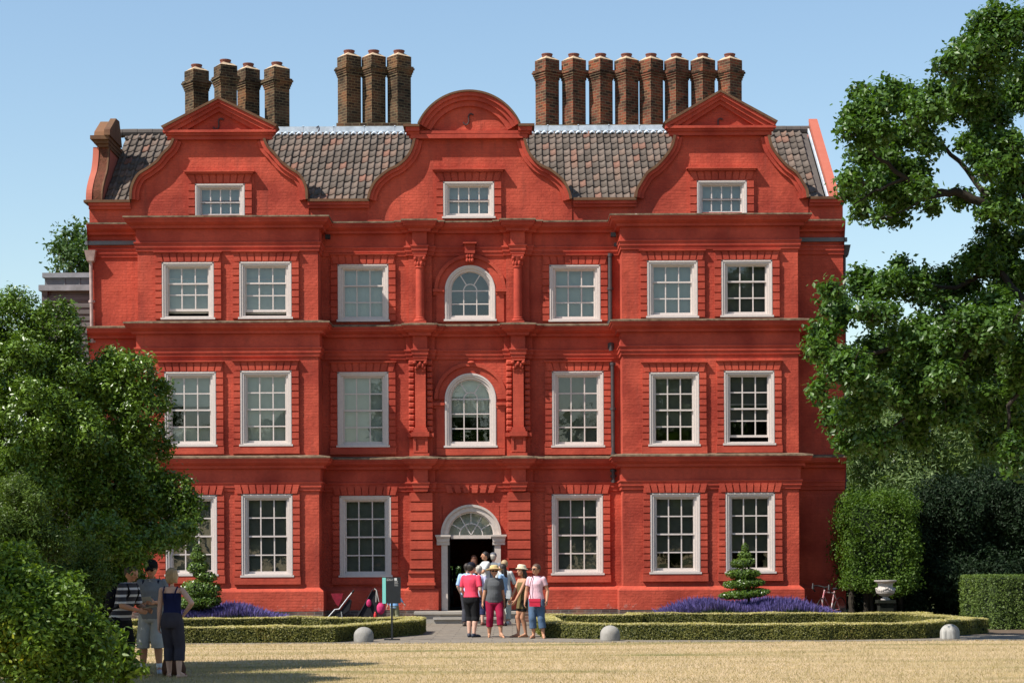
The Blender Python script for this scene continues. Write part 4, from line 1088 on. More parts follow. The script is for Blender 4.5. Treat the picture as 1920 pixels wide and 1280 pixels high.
# evergreen on the left, whose shade covers the group on the lawn
LT = [(35,610,75,65,.8),(105,620,60,55,.6),(25,700,90,80,0),(125,710,80,75,.4),(205,690,38,42,.9),(185,745,60,60,.6),(255,705,48,48,.6),(295,745,35,32,1.0),(262,775,60,55,.5),
      (50,800,100,90,-.6),(150,830,80,75,-.2),(225,845,60,55,.3),(292,835,34,34,.9),(40,900,95,85,-.9),(190,905,75,60,.2),(265,920,65,58,.4),(330,930,48,50,.5),(355,965,32,38,.5),(320,1000,45,35,.6),
      (120,960,85,75,.3),(215,985,70,60,.6),(60,1010,80,70,.2),(270,1015,45,40,.8),(150,1060,70,55,.7),(220,1060,50,48,1.0),(90,1100,70,60,.6),
      (-60,650,80,80,.5),(-80,780,110,100,-.5),(-90,900,100,100,-1.0),(-60,980,90,80,-1.0),
      (110,1140,70,60,.8),(200,1110,60,50,1.3),(170,1180,60,60,1.5),(60,1180,70,60,1),(250,1090,35,35,1.2),(90,1230,70,50,1.5),(240,1035,55,30,-2.2),(300,1008,40,26,-2.0),(190,1005,65,45,-2.3),(345,1000,25,22,-1.2)]
LT_OUT = [((-9.3,-29.3,6.3),(1.5,1.5,1.3)),((-8.7,-28.8,5.0),(1.2,1.2,1.0)),((-10.2,-29.2,5.0),(1.5,1.5,1.2)),((-8.4,-29.6,4.6),(.95,.95,.8)),((-8.3,-29.3,6.1),(.8,.8,.8)),((-9.6,-30.4,5.4),(1.3,1.3,1.2)),((-8.9,-29.8,7.4),(.9,1.2,.8)),((-8.6,-28.6,3.6),(.9,.9,.8)),((-7.75,-29.8,6.6),(.65,.8,.6)),((-7.95,-30.6,6.2),(.65,.7,.6)),((-8.0,-29.0,5.4),(.6,.8,.6))]
M['leaf_dark'] = leafmat('evergreen leaf', (.016, .045, .004), (.165, .265, .030), .16, .34, .34)
tree('evergreen_tree', 'dense dark evergreen tree overhanging the group in the shade on the left', 'tree', px_lobes(LT, 31.5, 1)+px_lobes([(205,760,70,80),(235,880,75,80),(215,1000,80,80),(265,950,50,60),(120,800,90,90),(110,950,90,90),(160,1090,90,60),(60,700,70,80),(265,850,35,50)], 33.2, .2)+LT_OUT, WD(60, 1245, 31.5).to_tuple()[:2]+(0,), (.07, .032), 95, M['leaf_dark'], BARK, per=9, spread=.055, trunk_r=.22, seed=2, shell=.6, sub=13, subf=.27, limbs=False, rnd=.6, up=.55)

OUT = [((-13.2,-33.5,6.2),(2.2,2.2,2.0)),((-14.5,-36,5.2),(2.2,2.2,2.0)),((-12.6,-31.4,6.4),(1.8,1.8,1.6)),((-13.5,-37.5,6.5),(2,2,1.8)),((-9.2,-34.2,4.9),(1.1,1.1,.9)),((-9.9,-33.0,4.4),(1.0,1.0,.8)),((-10.6,-34.4,5.4),(1.2,1.2,1.0))]  # unseen tree added to shade the lawn and shrubs and cut skylight
tree('evergreen_tree', 'made-up evergreen outside the left edge of the view, added to shade the lawn', 'tree', OUT, (-13.4, -34.4, 0), (.16, .08), 16, M['leaf_dark'], BARK, per=10, spread=.16, trunk_r=.25, seed=3, shell=.4, sub=3)
# shrubs at bottom left
M['leaf_bright'] = leafmat('yellow green leaf', (.026, .070, .007), (.155, .240, .028), .36, .42, .3, (.38, .33, .02))
M['leaf_olive'] = leafmat('olive leaf', (.028, .060, .010), (.125, .185, .030), .3, .45, .25)
SB = [(30,1090,60,60,.2),(80,1120,70,60,0),(10,1180,80,80,-.4),(110,1185,75,70,-.2),(60,1240,90,70,-.5),(150,1250,60,50,-.2),(170,1180,34,40,.2),(185,1225,30,35,.1),(-60,1150,90,90,-.2),(120,1110,35,32,.3)]
tree('flowering_shrub', 'bright yellow green leafy shrub in the bottom left corner of the photo', 'shrub', px_lobes(SB, 24.5, .3), WD(60, 1310, 24.5).to_tuple()[:2]+(0,), (.07, .034), 140, M['leaf_bright'], BARK, per=9, spread=.07, trunk_r=.06, seed=5, shell=.5, rnd=.5, sub=4, subf=.42)
SB2 = [(30,930,40,40,.3),(60,960,45,40,.1),(20,1000,60,50,0),(80,1010,45,40,.2),(110,1030,35,28,.3),(40,1060,60,40,0),(-40,990,70,70,0)]
tree('feathery_shrub', 'tall feathery olive green shrub growing above the yellow green shrub', 'shrub', px_lobes(SB2, 26.5, .3), WD(20, 1290, 26.5).to_tuple()[:2]+(0,), (.05, .018), 150, M['leaf_olive'], BARK, per=12, spread=.06, trunk_r=.06, seed=6, shell=.4, rnd=.5, sub=4, subf=.42)
SB3 = [(150,1060,40,35,.1),(175,1035,28,25,.2),(125,1085,40,35,0),(175,1085,35,35,.1),(150,1120,40,40,0)]
tree('small_leaved_shrub', 'low small leaved grey green shrub in the shade behind the yellow green shrub', 'shrub', px_lobes(SB3, 28.0, .2), WD(150, 1290, 28.0).to_tuple()[:2]+(0,), (.045, .02), 230, M['leaf_olive'], BARK, per=10, spread=.05, trunk_r=.03, seed=8, shell=.4, fork=WD(150, 1200, 28.0))
LPL = [(215,1195,22,20,0),(235,1225,26,20,0),(205,1240,28,26,-.1),(250,1250,24,16,0),(225,1262,30,16,0)]
tree('broad_leaved_plant', 'broad leaved green plant beside the feet of the person in the striped shirt', 'plant', px_lobes(LPL, 26.8, .1), WD(225, 1300, 26.8).to_tuple()[:2]+(0,), (.13, .055), 120, M['leaf_bright'], OBARK, per=4, spread=.05, trunk_r=.012, seed=9, shell=.3, fork=WD(225, 1285, 26.8))

# oak on the right
OK_ = [(1855,40,42,32),(1900,60,40,45),(1810,95,40,32),(1865,110,52,42),(1780,125,30,28),(1835,165,55,45),(1905,165,45,55),(1790,200,42,34),(1860,225,50,42),(1650,185,42,32),(1700,185,40,30),(1612,212,32,28),(1590,245,22,22),
       (1735,212,38,26),(1640,245,40,32),(1690,255,45,40),(1622,290,30,26),(1662,305,42,32),(1702,325,42,32),(1745,270,28,26),(1600,338,26,22),(1642,352,40,30),(1690,368,36,30),(1612,392,20,26),(1680,408,18,20),(1730,350,24,16),
       (1800,372,26,14),(1745,385,15,12),(1830,265,32,24),(1900,290,40,42),(1880,368,40,20),(1850,325,22,16),(1615,175,22,14),(1750,170,18,14),(1585,365,14,16),(1650,405,14,14),
       (1885,450,48,36),(1840,485,45,36),(1900,520,48,55),(1785,540,45,36),(1725,545,42,36),(1665,535,38,28),(1615,535,38,28),(1572,585,36,30),(1640,590,38,28),(1542,635,30,30),(1562,690,36,36),(1532,735,20,20),(1600,690,50,38),
       (1660,660,50,42),(1720,635,55,48),(1790,615,55,50),(1860,605,55,55),(1905,680,48,55),(1830,685,55,55),(1760,705,55,50),(1690,735,52,46),(1620,765,46,40),(1568,785,30,28),(1640,825,42,32),(1592,828,28,24),
       (1710,805,44,34),(1782,775,45,40),(1850,755,55,45),(1905,790,38,50),(1898,860,28,40),(1530,660,18,20),(1555,545,20,16),(1690,500,20,14),(1850,830,30,30),(1815,608,44,30,-1.6),(1780,635,35,28,-1.4),(1850,640,40,30,-1.5),(1885,600,35,30,-1.5),(1868,398,40,18,-1),(1915,402,30,24,-1),(1900,338,36,30,-.8),(1840,300,34,24,-.8)]
M['leaf_oak'] = leafmat('oak leaf', (.018, .052, .008), (.110, .205, .032), .34, .42, .42)
oakl = px_lobes(OK_, 43, 1.6, 4, 1.1)
oak_more = [((13.4, -14.5, 9.2), (1.6, 1.8, 1.4)), ((13.2, -15.2, 6.6), (1.5, 1.7, 1.2)), ((14.6, -13, 11), (2, 2, 1.6)), ((14.5, -16, 7.5), (1.8, 2, 1.4)), ((15.5, -14, 5.6), (1.6, 1.8, 1.0)), ((13.0, -12.5, 4.6), (1.0, 1.3, .8))]
oak = tree('oak_tree', 'large spreading oak with lobed leaves reaching in front of the right end of the house', 'tree', oakl+oak_more, (14.2, -14, 0), (.125, .068), 56, M['leaf_oak'], OBARK, per=9, spread=.085, trunk_r=.48, seed=12, fork=(13.9, -14, 3.6), shell=.4, limbs=False, sub=3, subf=.45, rnd=.5)
br_ = MB()
def wp(px, py, d): return WD(px, py, d)
for pts, r0 in (([(13.9,-14,3.4), wp(1990,640,43), wp(1925,575,42.8), wp(1850,600,42.6), wp(1740,640,42.5), wp(1640,660,42.4), wp(1570,680,42.4)], .16),
                ([(13.9,-14,3.5), wp(2010,520,43.4), wp(1940,410,43.2), wp(1860,385,43), wp(1790,362,43), wp(1745,362,43), wp(1690,330,42.8), wp(1640,290,42.8), wp(1610,240,42.8)], .15),
                ([wp(1860,385,43), wp(1800,300,43.2), wp(1740,255,43.2), wp(1690,225,43.2)], .07), ([wp(1940,410,43.2), wp(1900,310,43.5), wp(1860,255,43.5), wp(1830,170,43.6), wp(1850,60,43.6)], .11),
                ([wp(1850,600,42.6), wp(1790,700,43), wp(1720,770,43), wp(1640,820,43)], .08), ([wp(1925,575,42.8), wp(1870,500,43.5), wp(1790,540,43.5), wp(1690,530,43.5), wp(1600,560,43.3)], .08),
                ([wp(1940,700,43), wp(1890,760,42.5), wp(1890,850,42.3)], .07), ([wp(1790,362,43), wp(1730,375,42.8), wp(1680,400,42.7)], .04), ([wp(1700,335,42.8), wp(1640,360,42.7), wp(1600,385,42.7)], .04),
                ([(13.9,-14,3.5), (14.4,-14,7), (14.2,-14.2,11)], .3), ([(13.9,-14,3.5), (14.9,-15,6), (15,-16,8)], .2)):
    pts = [Vector(p) for p in pts]; P = []
    for i in range(len(pts)-1):
        for k in range(4):
            u = k/4; P.append(pts[i].lerp(pts[i+1], u)+Vector((random.gauss(0, .018), random.gauss(0, .018), random.gauss(0, .018))))
    P.append(pts[-1]); br_.tube(P, [max(.014, r0*(1-.88*i/len(P))) for i in range(len(P))], 8)
for (c, r) in oakl:                                # twigs through each tuft
    c = Vector(c)
    for j in range(5):
        a = c+Vector((random.gauss(0, .1), random.gauss(0, .1), -r[2]*.5)); e = c+Vector((random.uniform(-1, 1)*r[0], random.uniform(-1, 1)*r[1], random.uniform(-.8, 1)*r[2]))
        br_.tube([a, (a+e)/2+Vector((0, 0, .05)), e], [.020, .013, .006], 5)
br_.build('limbs', OBARK, oak, smooth=True)

# trees and hedges beyond the right end of the house
M['leaf_pale'] = leafmat('pale willow leaf', (.09, .15, .05), (.28, .36, .16), .4, .5, .2)
M['leaf_mid'] = leafmat('mid green leaf', (.025, .06, .012), (.09, .15, .035), .3, .5, .3)
M['leaf_yew_shaded'] = leafmat('shade darkened yew leaf', (.004, .012, .004), (.018, .038, .012), .1, .6, .2)  # near-black leaf colour stands in for the oak's shade
M['leaf_hornbeam'] = leafmat('hornbeam leaf', (.026, .065, .008), (.115, .190, .022), .36, .5, .25)
PT = [(1610,860,50,45),(1660,830,55,45),(1720,850,60,50),(1780,830,55,45),(1820,860,45,45),(1640,900,60,40),(1700,910,60,40),(1770,900,60,45),(1600,800,45,45),(1680,780,50,45),(1745,790,55,40),(1830,800,50,50),(1880,880,50,60)]
tree('willow_tree', 'pale grey green willow behind the oak and the tall clipped hedge', 'tree', px_lobes(PT, 78, 2, 7), WD(1720, 1120, 79).to_tuple()[:2]+(0,), (.22, .05), 17, M['leaf_pale'], BARK, per=14, spread=.28, trunk_r=.35, seed=21, fork=WD(1720, 980, 79), shell=.4)
PT = [(1560,700,60,60),(1600,760,70,60),(1680,700,80,70),(1780,690,80,70),(1870,720,80,80),(1920,800,80,80),(1900,900,80,80)]
tree('background_tree', 'mid green tree far behind the oak', 'tree', px_lobes(PT, 92, 2, 9), WD(1760, 1120, 93).to_tuple()[:2]+(0,), (.26, .14), 9, M['leaf_mid'], BARK, per=11, spread=.3, trunk_r=.4, seed=22, fork=WD(1760, 900, 93), shell=.4)
YW = [(1800,960,55,55),(1860,930,60,60),(1920,960,60,70),(1820,1030,65,55),(1890,1030,65,60),(1790,1080,60,50),(1860,1090,70,60),(1740,1110,60,45),(1950,1080,60,80),(1700,1130,45,25),(1820,1130,70,40),(1760,1020,50,50),(1730,1070,50,45)]
tree('yew_tree', 'very dark yew mass behind the stone urn, in deep shade', 'tree', px_lobes(YW, 57.5, .8, 3)+px_lobes([(1705,1010,40,50),(1725,960,45,40),(1700,1070,35,50),(1770,930,50,40),(1690,1120,30,25)], 57, .2, 3)+px_lobes([(1605,1120,30,40),(1640,1115,35,45),(1680,1110,35,45),(1720,1000,60,60),(1790,960,60,60),(1860,960,60,60),(1920,1000,60,60),(1800,1060,70,60),(1880,1080,70,60)], 62.5, .3, 5), WD(1840, 1160, 61).to_tuple()[:2]+(0,), (.10, .035), 85, M['leaf_yew_shaded'], BARK, per=10, spread=.09, trunk_r=.3, seed=23, shell=.35, limbs=False)
LB = [(125,450,26,24),(150,440,22,22),(110,470,18,16),(140,480,30,22),(165,470,25,30),(120,505,26,12),(160,510,30,16),(190,480,40,40)]
tree('distant_tree', 'light green tree top showing above the annexe behind the left end of the house', 'tree', px_lobes(LB, 84, 1, 2), WD(170, 1110, 84).to_tuple()[:2]+(0,), (.2, .1), 16, M['leaf_mid'], BARK, per=7, spread=.2, trunk_r=.25, seed=24, fork=WD(165, 560, 84), shell=.2)

def box_hedge_leaves(x0, x1, y0, y1, z0, z1, n, rng, jit=.03, faces='ftlrb'):
    """points and normals over the faces of a clipped hedge"""
    A = {'f': (x1-x0)*(z1-z0), 'b': (x1-x0)*(z1-z0), 'l': (y1-y0)*(z1-z0), 'r': (y1-y0)*(z1-z0), 't': (x1-x0)*(y1-y0)}
    Cs, Ns = [], []
    for k in faces:
        m = int(A[k]*n); u, v = rng.rand(m), rng.rand(m)
        X, Y, Z = x0+(x1-x0)*u, y0+(y1-y0)*v, z0+(z1-z0)*u
        if k == 'f': P, nn = np.stack([X, np.full(m, y0), z0+(z1-z0)*v], 1), (0, -1, 0)
        if k == 'b': P, nn = np.stack([X, np.full(m, y1), z0+(z1-z0)*v], 1), (0, 1, 0)
        if k == 'l': P, nn = np.stack([np.full(m, x0), Y, Z], 1), (-1, 0, 0)
        if k == 'r': P, nn = np.stack([np.full(m, x1), Y, Z], 1), (1, 0, 0)
        if k == 't': P, nn = np.stack([X, Y, np.full(m, z1)], 1), (0, 0, 1)
        lump = np.sin(P[:, :1]*3.1+P[:, 2:]*2.3+P[:, 1:2]*2.7)*jit*.9+np.sin(P[:, :1]*9.7-P[:, 2:]*7.1)*jit*.4
        P = P+np.array(nn)*(lump+rng.normal(size=(m, 1))*jit*.7)+rng.normal(size=(m, 3))*jit*.4
        Cs.append(P); Ns.append(unit(np.array(nn)*.75+np.array([0, 0, .25])+rng.normal(size=(m, 3))*.65))
    return np.concatenate(Cs), np.concatenate(Ns)
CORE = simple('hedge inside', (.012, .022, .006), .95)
TWIGS = leafmat('box leaf', (.055, .065, .012), (.21, .20, .045), .3, .5, .3, (.32, .18, .06))
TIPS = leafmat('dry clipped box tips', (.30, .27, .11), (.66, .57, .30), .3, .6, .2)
# tall hornbeam hedge on bare stems
rng = np.random.RandomState(31)
HY = -1.6; hb = empty('hornbeam_hedge', (WX(1680, 1140, HY), HY+1.6, 0)); tag(hb, 'tall clipped bright green hedge raised on bare stems beside the right end of the house', 'hedge')
hx0, hx1 = WX(1589, 1000, HY)+.05, WX(1712, 1000, HY); hz0, hz1 = WZ(1660, 1100, HY), WZ(1660, 938, HY)
C, Nn = box_hedge_leaves(hx0, hx1, HY, HY+3.2, hz0-.05, hz1, 900, rng, .15); hl = [((hx0+.2+(hx1-hx0-.2)*rng.rand(), HY+.3+2.4*rng.rand(), hz1-.15+.2*rng.rand()), (.4, .4, .32)) for i in range(14)]+[((hx1+.05*rng.rand(), HY+.2+1.5*rng.rand(), hz0+.1+(hz1-hz0)*rng.rand()), (.30, .3, .35)) for i in range(14)]+[((hx0+.3+(hx1-hx0-.3)*rng.rand(), HY+.1, hz0-.05+.2*rng.rand()), (.3, .25, .22)) for i in range(9)]
C2, N2 = lobes_leaves(hl, 60, (.07, .04), rng, 7, .06, .5); C = np.concatenate([C, C2]); Nn = np.concatenate([Nn, N2])
V, F = leaf_geo(C, Nn, .075, .042, rng); mesh_np('foliage', V, F, M['leaf_hornbeam'], hb)
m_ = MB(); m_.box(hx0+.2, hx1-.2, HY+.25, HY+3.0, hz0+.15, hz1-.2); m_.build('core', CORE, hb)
for i in range(9):
    x = hx0+.15+(hx1-hx0-.3)*i/8+random.uniform(-.1, .1); m_ = MB(); m_.tube([(x, HY+1.2+random.uniform(-.4, .4), -.05), (x+random.uniform(-.1, .1), HY+1.2, .5), (x, HY+1.4, hz0+.5)], [.09, .07, .06], 8); m_.build('stem', OBARK, hb)
# clipped yew hedge at the far right
hx0 = G(1790, 1176).x; hy = G(1868, 1180).y
ch = empty('clipped_hedge', (hx0+2, hy+1, 0)); tag(ch, 'square clipped dark hedge with a lit left face at the right edge', 'hedge')
zt = WZ(1850, 1080, hy)
P0 = [(hx0+.15, hy+1.6), (G(1866, 1180).x, hy), (hx0+4.5, hy-.2), (hx0+4.5, hy+2.4), (hx0+.5, hy+2.4)]
Cs, Ns = [], []
for i in range(len(P0)):
    a, b = np.array(P0[i]), np.array(P0[(i+1) % len(P0)]); L_ = np.linalg.norm(b-a); m = int(L_*zt*1900); u, v = rng.rand(m, 1), rng.rand(m, 1)
    d = (b-a)/L_; nn = np.array([d[1], -d[0], 0]); P = np.concatenate([a+(b-a)*u, v*zt], 1)
    lump = np.sin(u*L_*8)*.03+np.sin(u*L_*21+v*3)*.012; P = P+nn*(lump+rng.normal(size=(m, 1))*.02); Cs.append(P); Ns.append(unit(nn*.8+np.array([0, 0, .25])+rng.normal(size=(m, 3))*.5))
m = 16000; xy = np.stack([hx0+.3+4.2*rng.rand(m), hy+2.4*rng.rand(m)], 1)
keepm = (xy[:, 1]-hy) > np.interp(xy[:, 0], [hx0+.15, P0[1][0], hx0+4.5], [1.6, 0, -.2]); xy = xy[keepm]
Cs.append(np.concatenate([xy, zt+rng.normal(size=(len(xy), 1))*.015], 1)); Ns.append(unit(np.array([0, 0, 1])+rng.normal(size=(len(xy), 3))*.5))
V, F = leaf_geo(np.concatenate(Cs), np.concatenate(Ns), .05, .022, rng); mesh_np('foliage', V, F, leafmat('clipped hedge leaf', (.03, .06, .010), (.14, .20, .035), .2, .5, .3), ch)
m_ = MB(); m_.prism_xy([(x*.97+hx0*.03+.08, y*.985+.08) if False else (x+(.06 if i in (0, 4) else -.06 if i > 1 else .02), y+(.06 if i < 3 else -.06)) for i, (x, y) in enumerate(P0)], 0, zt-.05); m_.build('core', CORE, ch)

# low box hedges of the parterre
def low_hedge(label, pts, w_, z1, closed=False, seed=1):
    rng = np.random.RandomState(seed); P = [Vector((p[0], p[1])) for p in pts]; n = len(P)
    org = Vector((P[0].x, P[0].y, 0)); h = empty('box_hedge', org); tag(h, label, 'hedge', 'low box hedges in front of the house')
    seg = n if closed else n-1; nor = []
    for i in range(seg):
        d = (P[(i+1) % n]-P[i]).normalized(); nor.append(Vector((d.y, -d.x)))
    out, inn_ = [], []
    for i in range(n):
        if closed: a, b = nor[i-1], nor[i]
        else: a, b = nor[max(0, i-1)], nor[min(i, seg-1)]
        mm = (a+b)/(1+a.dot(b)); out.append(P[i]+mm*w_/2); inn_.append(P[i]-mm*w_/2)
    Cs, Ns = [], []; core = MB(); dens = 3400
    def face(a, b, nn, z0, z1_):
        a, b = np.array(a), np.array(b); L_ = np.linalg.norm(b-a); m = int(L_*(z1_-z0)*dens); u, v = rng.rand(m, 1), rng.rand(m, 1)
        Q = np.concatenate([a+(b-a)*u, z0+(z1_-z0)*v], 1); lump = np.sin(Q[:, :1]*5+Q[:, 1:2]*4)*.014+np.sin(Q[:, :1]*13.3)*.008
        Cs.append(Q+np.array([nn[0], nn[1], 0])*(lump+rng.normal(size=(m, 1))*.012)); Ns.append(unit(np.array([nn[0], nn[1], .2])+rng.normal(size=(m, 3))*.55))
    for i in range(seg):
        j = (i+1) % n; face(out[i], out[j], nor[i], 0, z1); face(inn_[i], inn_[j], -nor[i], 0, z1)
        a, b, c, d = (np.array(q) for q in (out[i], out[j], inn_[j], inn_[i])); L_ = np.linalg.norm(b-a); m = int(L_*w_*dens); u, v = rng.rand(m, 1), rng.rand(m, 1)
        Q = (a+(b-a)*u)*(1-v)+(d+(c-d)*u)*v; wav = np.sin(Q[:, :1]*2.1)*.012+np.sin(Q[:, :1]*5.3+Q[:, 1:2]*3)*.008
        Cs.append(np.concatenate([Q, z1+wav+rng.normal(size=(m, 1))*.010], 1)); Ns.append(unit(np.array([0, 0, 1.0])+rng.normal(size=(m, 3))*.25))
        k = .03
        o2 = [out[i]+(inn_[i]-out[i])*.08, out[j]+(inn_[j]-out[j])*.08, out[j]+(inn_[j]-out[j])*.92, out[i]+(inn_[i]-out[i])*.92]
        core.prism_xy([tuple(q) for q in o2], 0, z1-.025)
    if not closed:
        for i, s_ in ((0, -1), (n-1, 1)):
            d = (P[1]-P[0]).normalized() if i == 0 else (P[-1]-P[-2]).normalized(); face(out[i], inn_[i], d*s_, 0, z1)
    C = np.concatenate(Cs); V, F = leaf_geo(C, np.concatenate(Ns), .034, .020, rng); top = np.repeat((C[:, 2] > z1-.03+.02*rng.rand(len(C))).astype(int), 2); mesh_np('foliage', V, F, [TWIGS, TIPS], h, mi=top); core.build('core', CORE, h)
def gp(px, py): q = G(px, py); return (q.x, q.y)
RH = .345
a, b, c, d, e = gp(1022, 1195.5), gp(1200, 1199), gp(1535, 1199.5), gp(1722, 1196.5), gp(1852, 1186.5)
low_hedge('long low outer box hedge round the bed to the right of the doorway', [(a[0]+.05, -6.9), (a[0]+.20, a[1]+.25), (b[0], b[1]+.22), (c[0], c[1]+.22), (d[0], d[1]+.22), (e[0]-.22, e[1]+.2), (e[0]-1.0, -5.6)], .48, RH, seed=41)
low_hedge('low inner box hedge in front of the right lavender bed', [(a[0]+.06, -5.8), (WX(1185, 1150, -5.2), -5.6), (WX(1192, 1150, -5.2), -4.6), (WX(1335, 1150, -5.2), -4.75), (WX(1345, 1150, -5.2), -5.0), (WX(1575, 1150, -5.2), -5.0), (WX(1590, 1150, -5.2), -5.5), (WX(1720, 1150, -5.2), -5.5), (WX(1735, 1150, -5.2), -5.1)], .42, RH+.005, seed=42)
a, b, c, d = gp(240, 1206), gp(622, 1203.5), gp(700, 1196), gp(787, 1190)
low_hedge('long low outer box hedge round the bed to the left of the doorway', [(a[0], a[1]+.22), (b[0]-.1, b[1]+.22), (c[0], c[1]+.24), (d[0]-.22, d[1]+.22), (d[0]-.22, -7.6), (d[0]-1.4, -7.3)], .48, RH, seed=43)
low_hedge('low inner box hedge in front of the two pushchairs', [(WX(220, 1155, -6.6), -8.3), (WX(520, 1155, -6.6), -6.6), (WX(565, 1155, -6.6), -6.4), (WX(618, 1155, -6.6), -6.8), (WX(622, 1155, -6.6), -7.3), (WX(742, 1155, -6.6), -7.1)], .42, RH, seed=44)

# lavender beds
def lavender(label, x0, x1, y0, y1, zg, zt_, n, seed):
    rng = np.random.RandomState(seed)
    stem = simple('lavender stem', (.085, .12, .055), .8, .2, 30); flo = leafmat('lavender flower', (.075, .058, .185), (.155, .127, .35), .2, .8, .1)
    u, v = rng.rand(n), rng.rand(n); X = x0+(x1-x0)*u; Y = y0+(y1-y0)*v
    edge = np.minimum(np.minimum(u, 1-u)*(x1-x0)/.9, 1)*.35+.65
    mound = .82+.18*np.sin(X*2.3+Y*3.1)*np.cos(X*1.1-Y*2)
    H = zt_*edge*mound*(1+rng.normal(size=n)*.07)
    lean = rng.normal(size=(n, 2))*.10+np.stack([(u-.5)*.28, (v-.55)*.2], 1)
    B = np.stack([X, Y, np.zeros(n)], 1); T = B+np.stack([lean[:, 0], lean[:, 1], H], 1); S = B+(T-B)*.68
    th = rng.rand(n)*math.pi; w_ = np.stack([np.cos(th), np.sin(th), np.zeros(n)], 1)
    V1 = np.stack([B-w_*.012, B+w_*.012, S+(T-S)*.35], 1).reshape(-1, 3); F1 = np.arange(3*n).reshape(-1, 3)
    V2 = np.stack([S, S+(T-S)*.5+w_*.014, T, S+(T-S)*.5-w_*.014], 1).reshape(-1, 3); i = np.arange(n)[:, None]*4
    F2 = np.concatenate([i+np.array([[0, 1, 2]]), i+np.array([[0, 2, 3]])], 1).reshape(-1, 3)+len(V1)
    m = n//2; k = rng.randint(0, n, m); C = B[k]+(T[k]-B[k])*rng.uniform(.1, .55, (m, 1)); Nn = unit(rng.normal(size=(m, 3))+np.array([0, -.3, .5])); V3, F3 = leaf_geo(C, Nn, .09, .014, rng); F3 = F3+len(V1)+len(V2)
    o = mesh_np('lavender_bed', np.concatenate([V1, V2, V3]), np.concatenate([F1, F2, F3]), [stem, flo], None, Vector(((x0+x1)/2, (y0+y1)/2, 0)), np.concatenate([np.zeros(len(F1)), np.ones(len(F2)), np.zeros(len(F3))]))
    tag(o, label, 'lavender', kind='stuff')
lavender('bank of violet lavender below the taller spiral topiary in front of the right bay', WX(1252, 1135, -3.2), WX(1545, 1135, -3.2), -4.4, -2.0, 0, .72, 16000, 51)
lavender('bank of violet lavender below the spiral topiary by the left tree', WX(300, 1145, -4.6), WX(520, 1145, -4.6), -5.9, -3.6, 0, .66, 13000, 52)

# spiral topiaries
M['leaf_box'] = leafmat('glossy box leaf', (.04, .085, .012), (.16, .24, .035), .3, .32, .6)
def topiary(label, px, pbase, ptop, D, rings, seed):
    rng = np.random.RandomState(seed); s = D/FPX; x = WD(px, pbase, D).x; y = D-DIST; zb, zt_ = WD(px, pbase, D).z, WD(px, ptop, D).z
    t = empty('spiral_topiary', (x, y, 0)); tag(t, label, 'topiary', 'spiral clipped shrubs')
    Cs, Ns = [], []; core = MB()
    for (cx, cz, rx, rz, tilt) in rings:
        c = WD(cx, cz, D); R = rx*s; H = rz*s; ct, st_ = math.cos(tilt), math.sin(tilt)
        m = int(1500*(R*R*3.2+R*H*5)); d = unit(rng.normal(size=(m, 3))); rr = (.86+.2*rng.rand(m, 1))
        lobes = 1+.06*np.sin(np.arctan2(d[:, 1:2], d[:, :1])*5+seed)
        P = d*np.array([R, R, H])*rr*lobes; P = np.stack([P[:, 0]*ct-P[:, 2]*st_, P[:, 1], P[:, 0]*st_+P[:, 2]*ct], 1)+np.array(c)
        Cs.append(P); Ns.append(unit(d/np.array([R, R, H])*H+rng.normal(size=(m, 3))*.45+np.array([0, 0, .2])))
        core.ell(c, (R*.82, R*.82, H*.78), Matrix.Rotation(-tilt, 3, 'Y'))
    V, F = leaf_geo(np.concatenate(Cs), np.concatenate(Ns), .06, .034, rng); mesh_np('foliage', V, F, M['leaf_box'], t); core.build('core', CORE, t)
    m_ = MB(); m_.tube([(x, y, 0), (x, y, zt_-.1)], [.05, .02], 8); m_.build('trunk', BARK, t)
topiary('tallest spiral topiary, standing in lavender in front of the right bay window', 1404, 1130, 1018, 53.6,
        [(1397,1112,46,9,.09),(1396,1093,37,10,.07),(1394,1075,31,10,.02),(1393,1054,22,10,.12),(1396,1040,12,8,.1),(1397,1028,7,11,0)], 61)
topiary('round tiered spiral topiary half hidden behind the person in the navy vest', 374, 1150, 1020, 51.5,
        [(370,1128,44,13,.05),(378,1104,36,18,-.1),(385,1079,22,10,-.2),(371,1063,20,12,.15),(372,1043,15,11,-.1),(370,1029,9,10,0)], 62)

# dry grass blades on the lawn
rng = np.random.RandomState(71); n = 170000
D = 26+16.3*rng.rand(n)**1.15; X = (rng.rand(n)-.5)*D*.56; Y = D-DIST; Hh = .022+.045*rng.rand(n)**2; th = rng.rand(n)*6.283; ln = rng.normal(size=(n, 2))*.03
w_ = np.stack([np.cos(th), np.sin(th), np.zeros(n)], 1)*.0035; B = np.stack([X, Y, np.full(n, .002)], 1)
V = np.stack([B-w_, B+w_, B+np.stack([ln[:, 0], ln[:, 1], Hh], 1)], 1).reshape(-1, 3)
o = mesh_np('dry_grass', V, np.arange(3*n).reshape(-1, 3), leafmat('straw blade', (.11, .105, .03), (.66, .51, .31), .3, .7, .2))
tag(o, 'sun bleached straw coloured grass covering the lawn', 'grass', kind='stuff')
# fallen bits along the path edge
n = 900; X = (rng.rand(n)-.5)*26; Y = YL+rng.normal(size=n)*.12+.1
C = np.stack([X, Y, np.full(n, .008)], 1); V, F = leaf_geo(C, unit(np.array([0, 0, 1])+rng.normal(size=(n, 3))*.3), .05, .03, rng)
o = mesh_np('leaf_litter', V, F, leafmat('dead leaf', (.16, .10, .04), (.45, .36, .22), .1, .8, .1)); tag(o, 'scattered dry leaf bits along the edge of the path', 'leaf litter', kind='stuff')

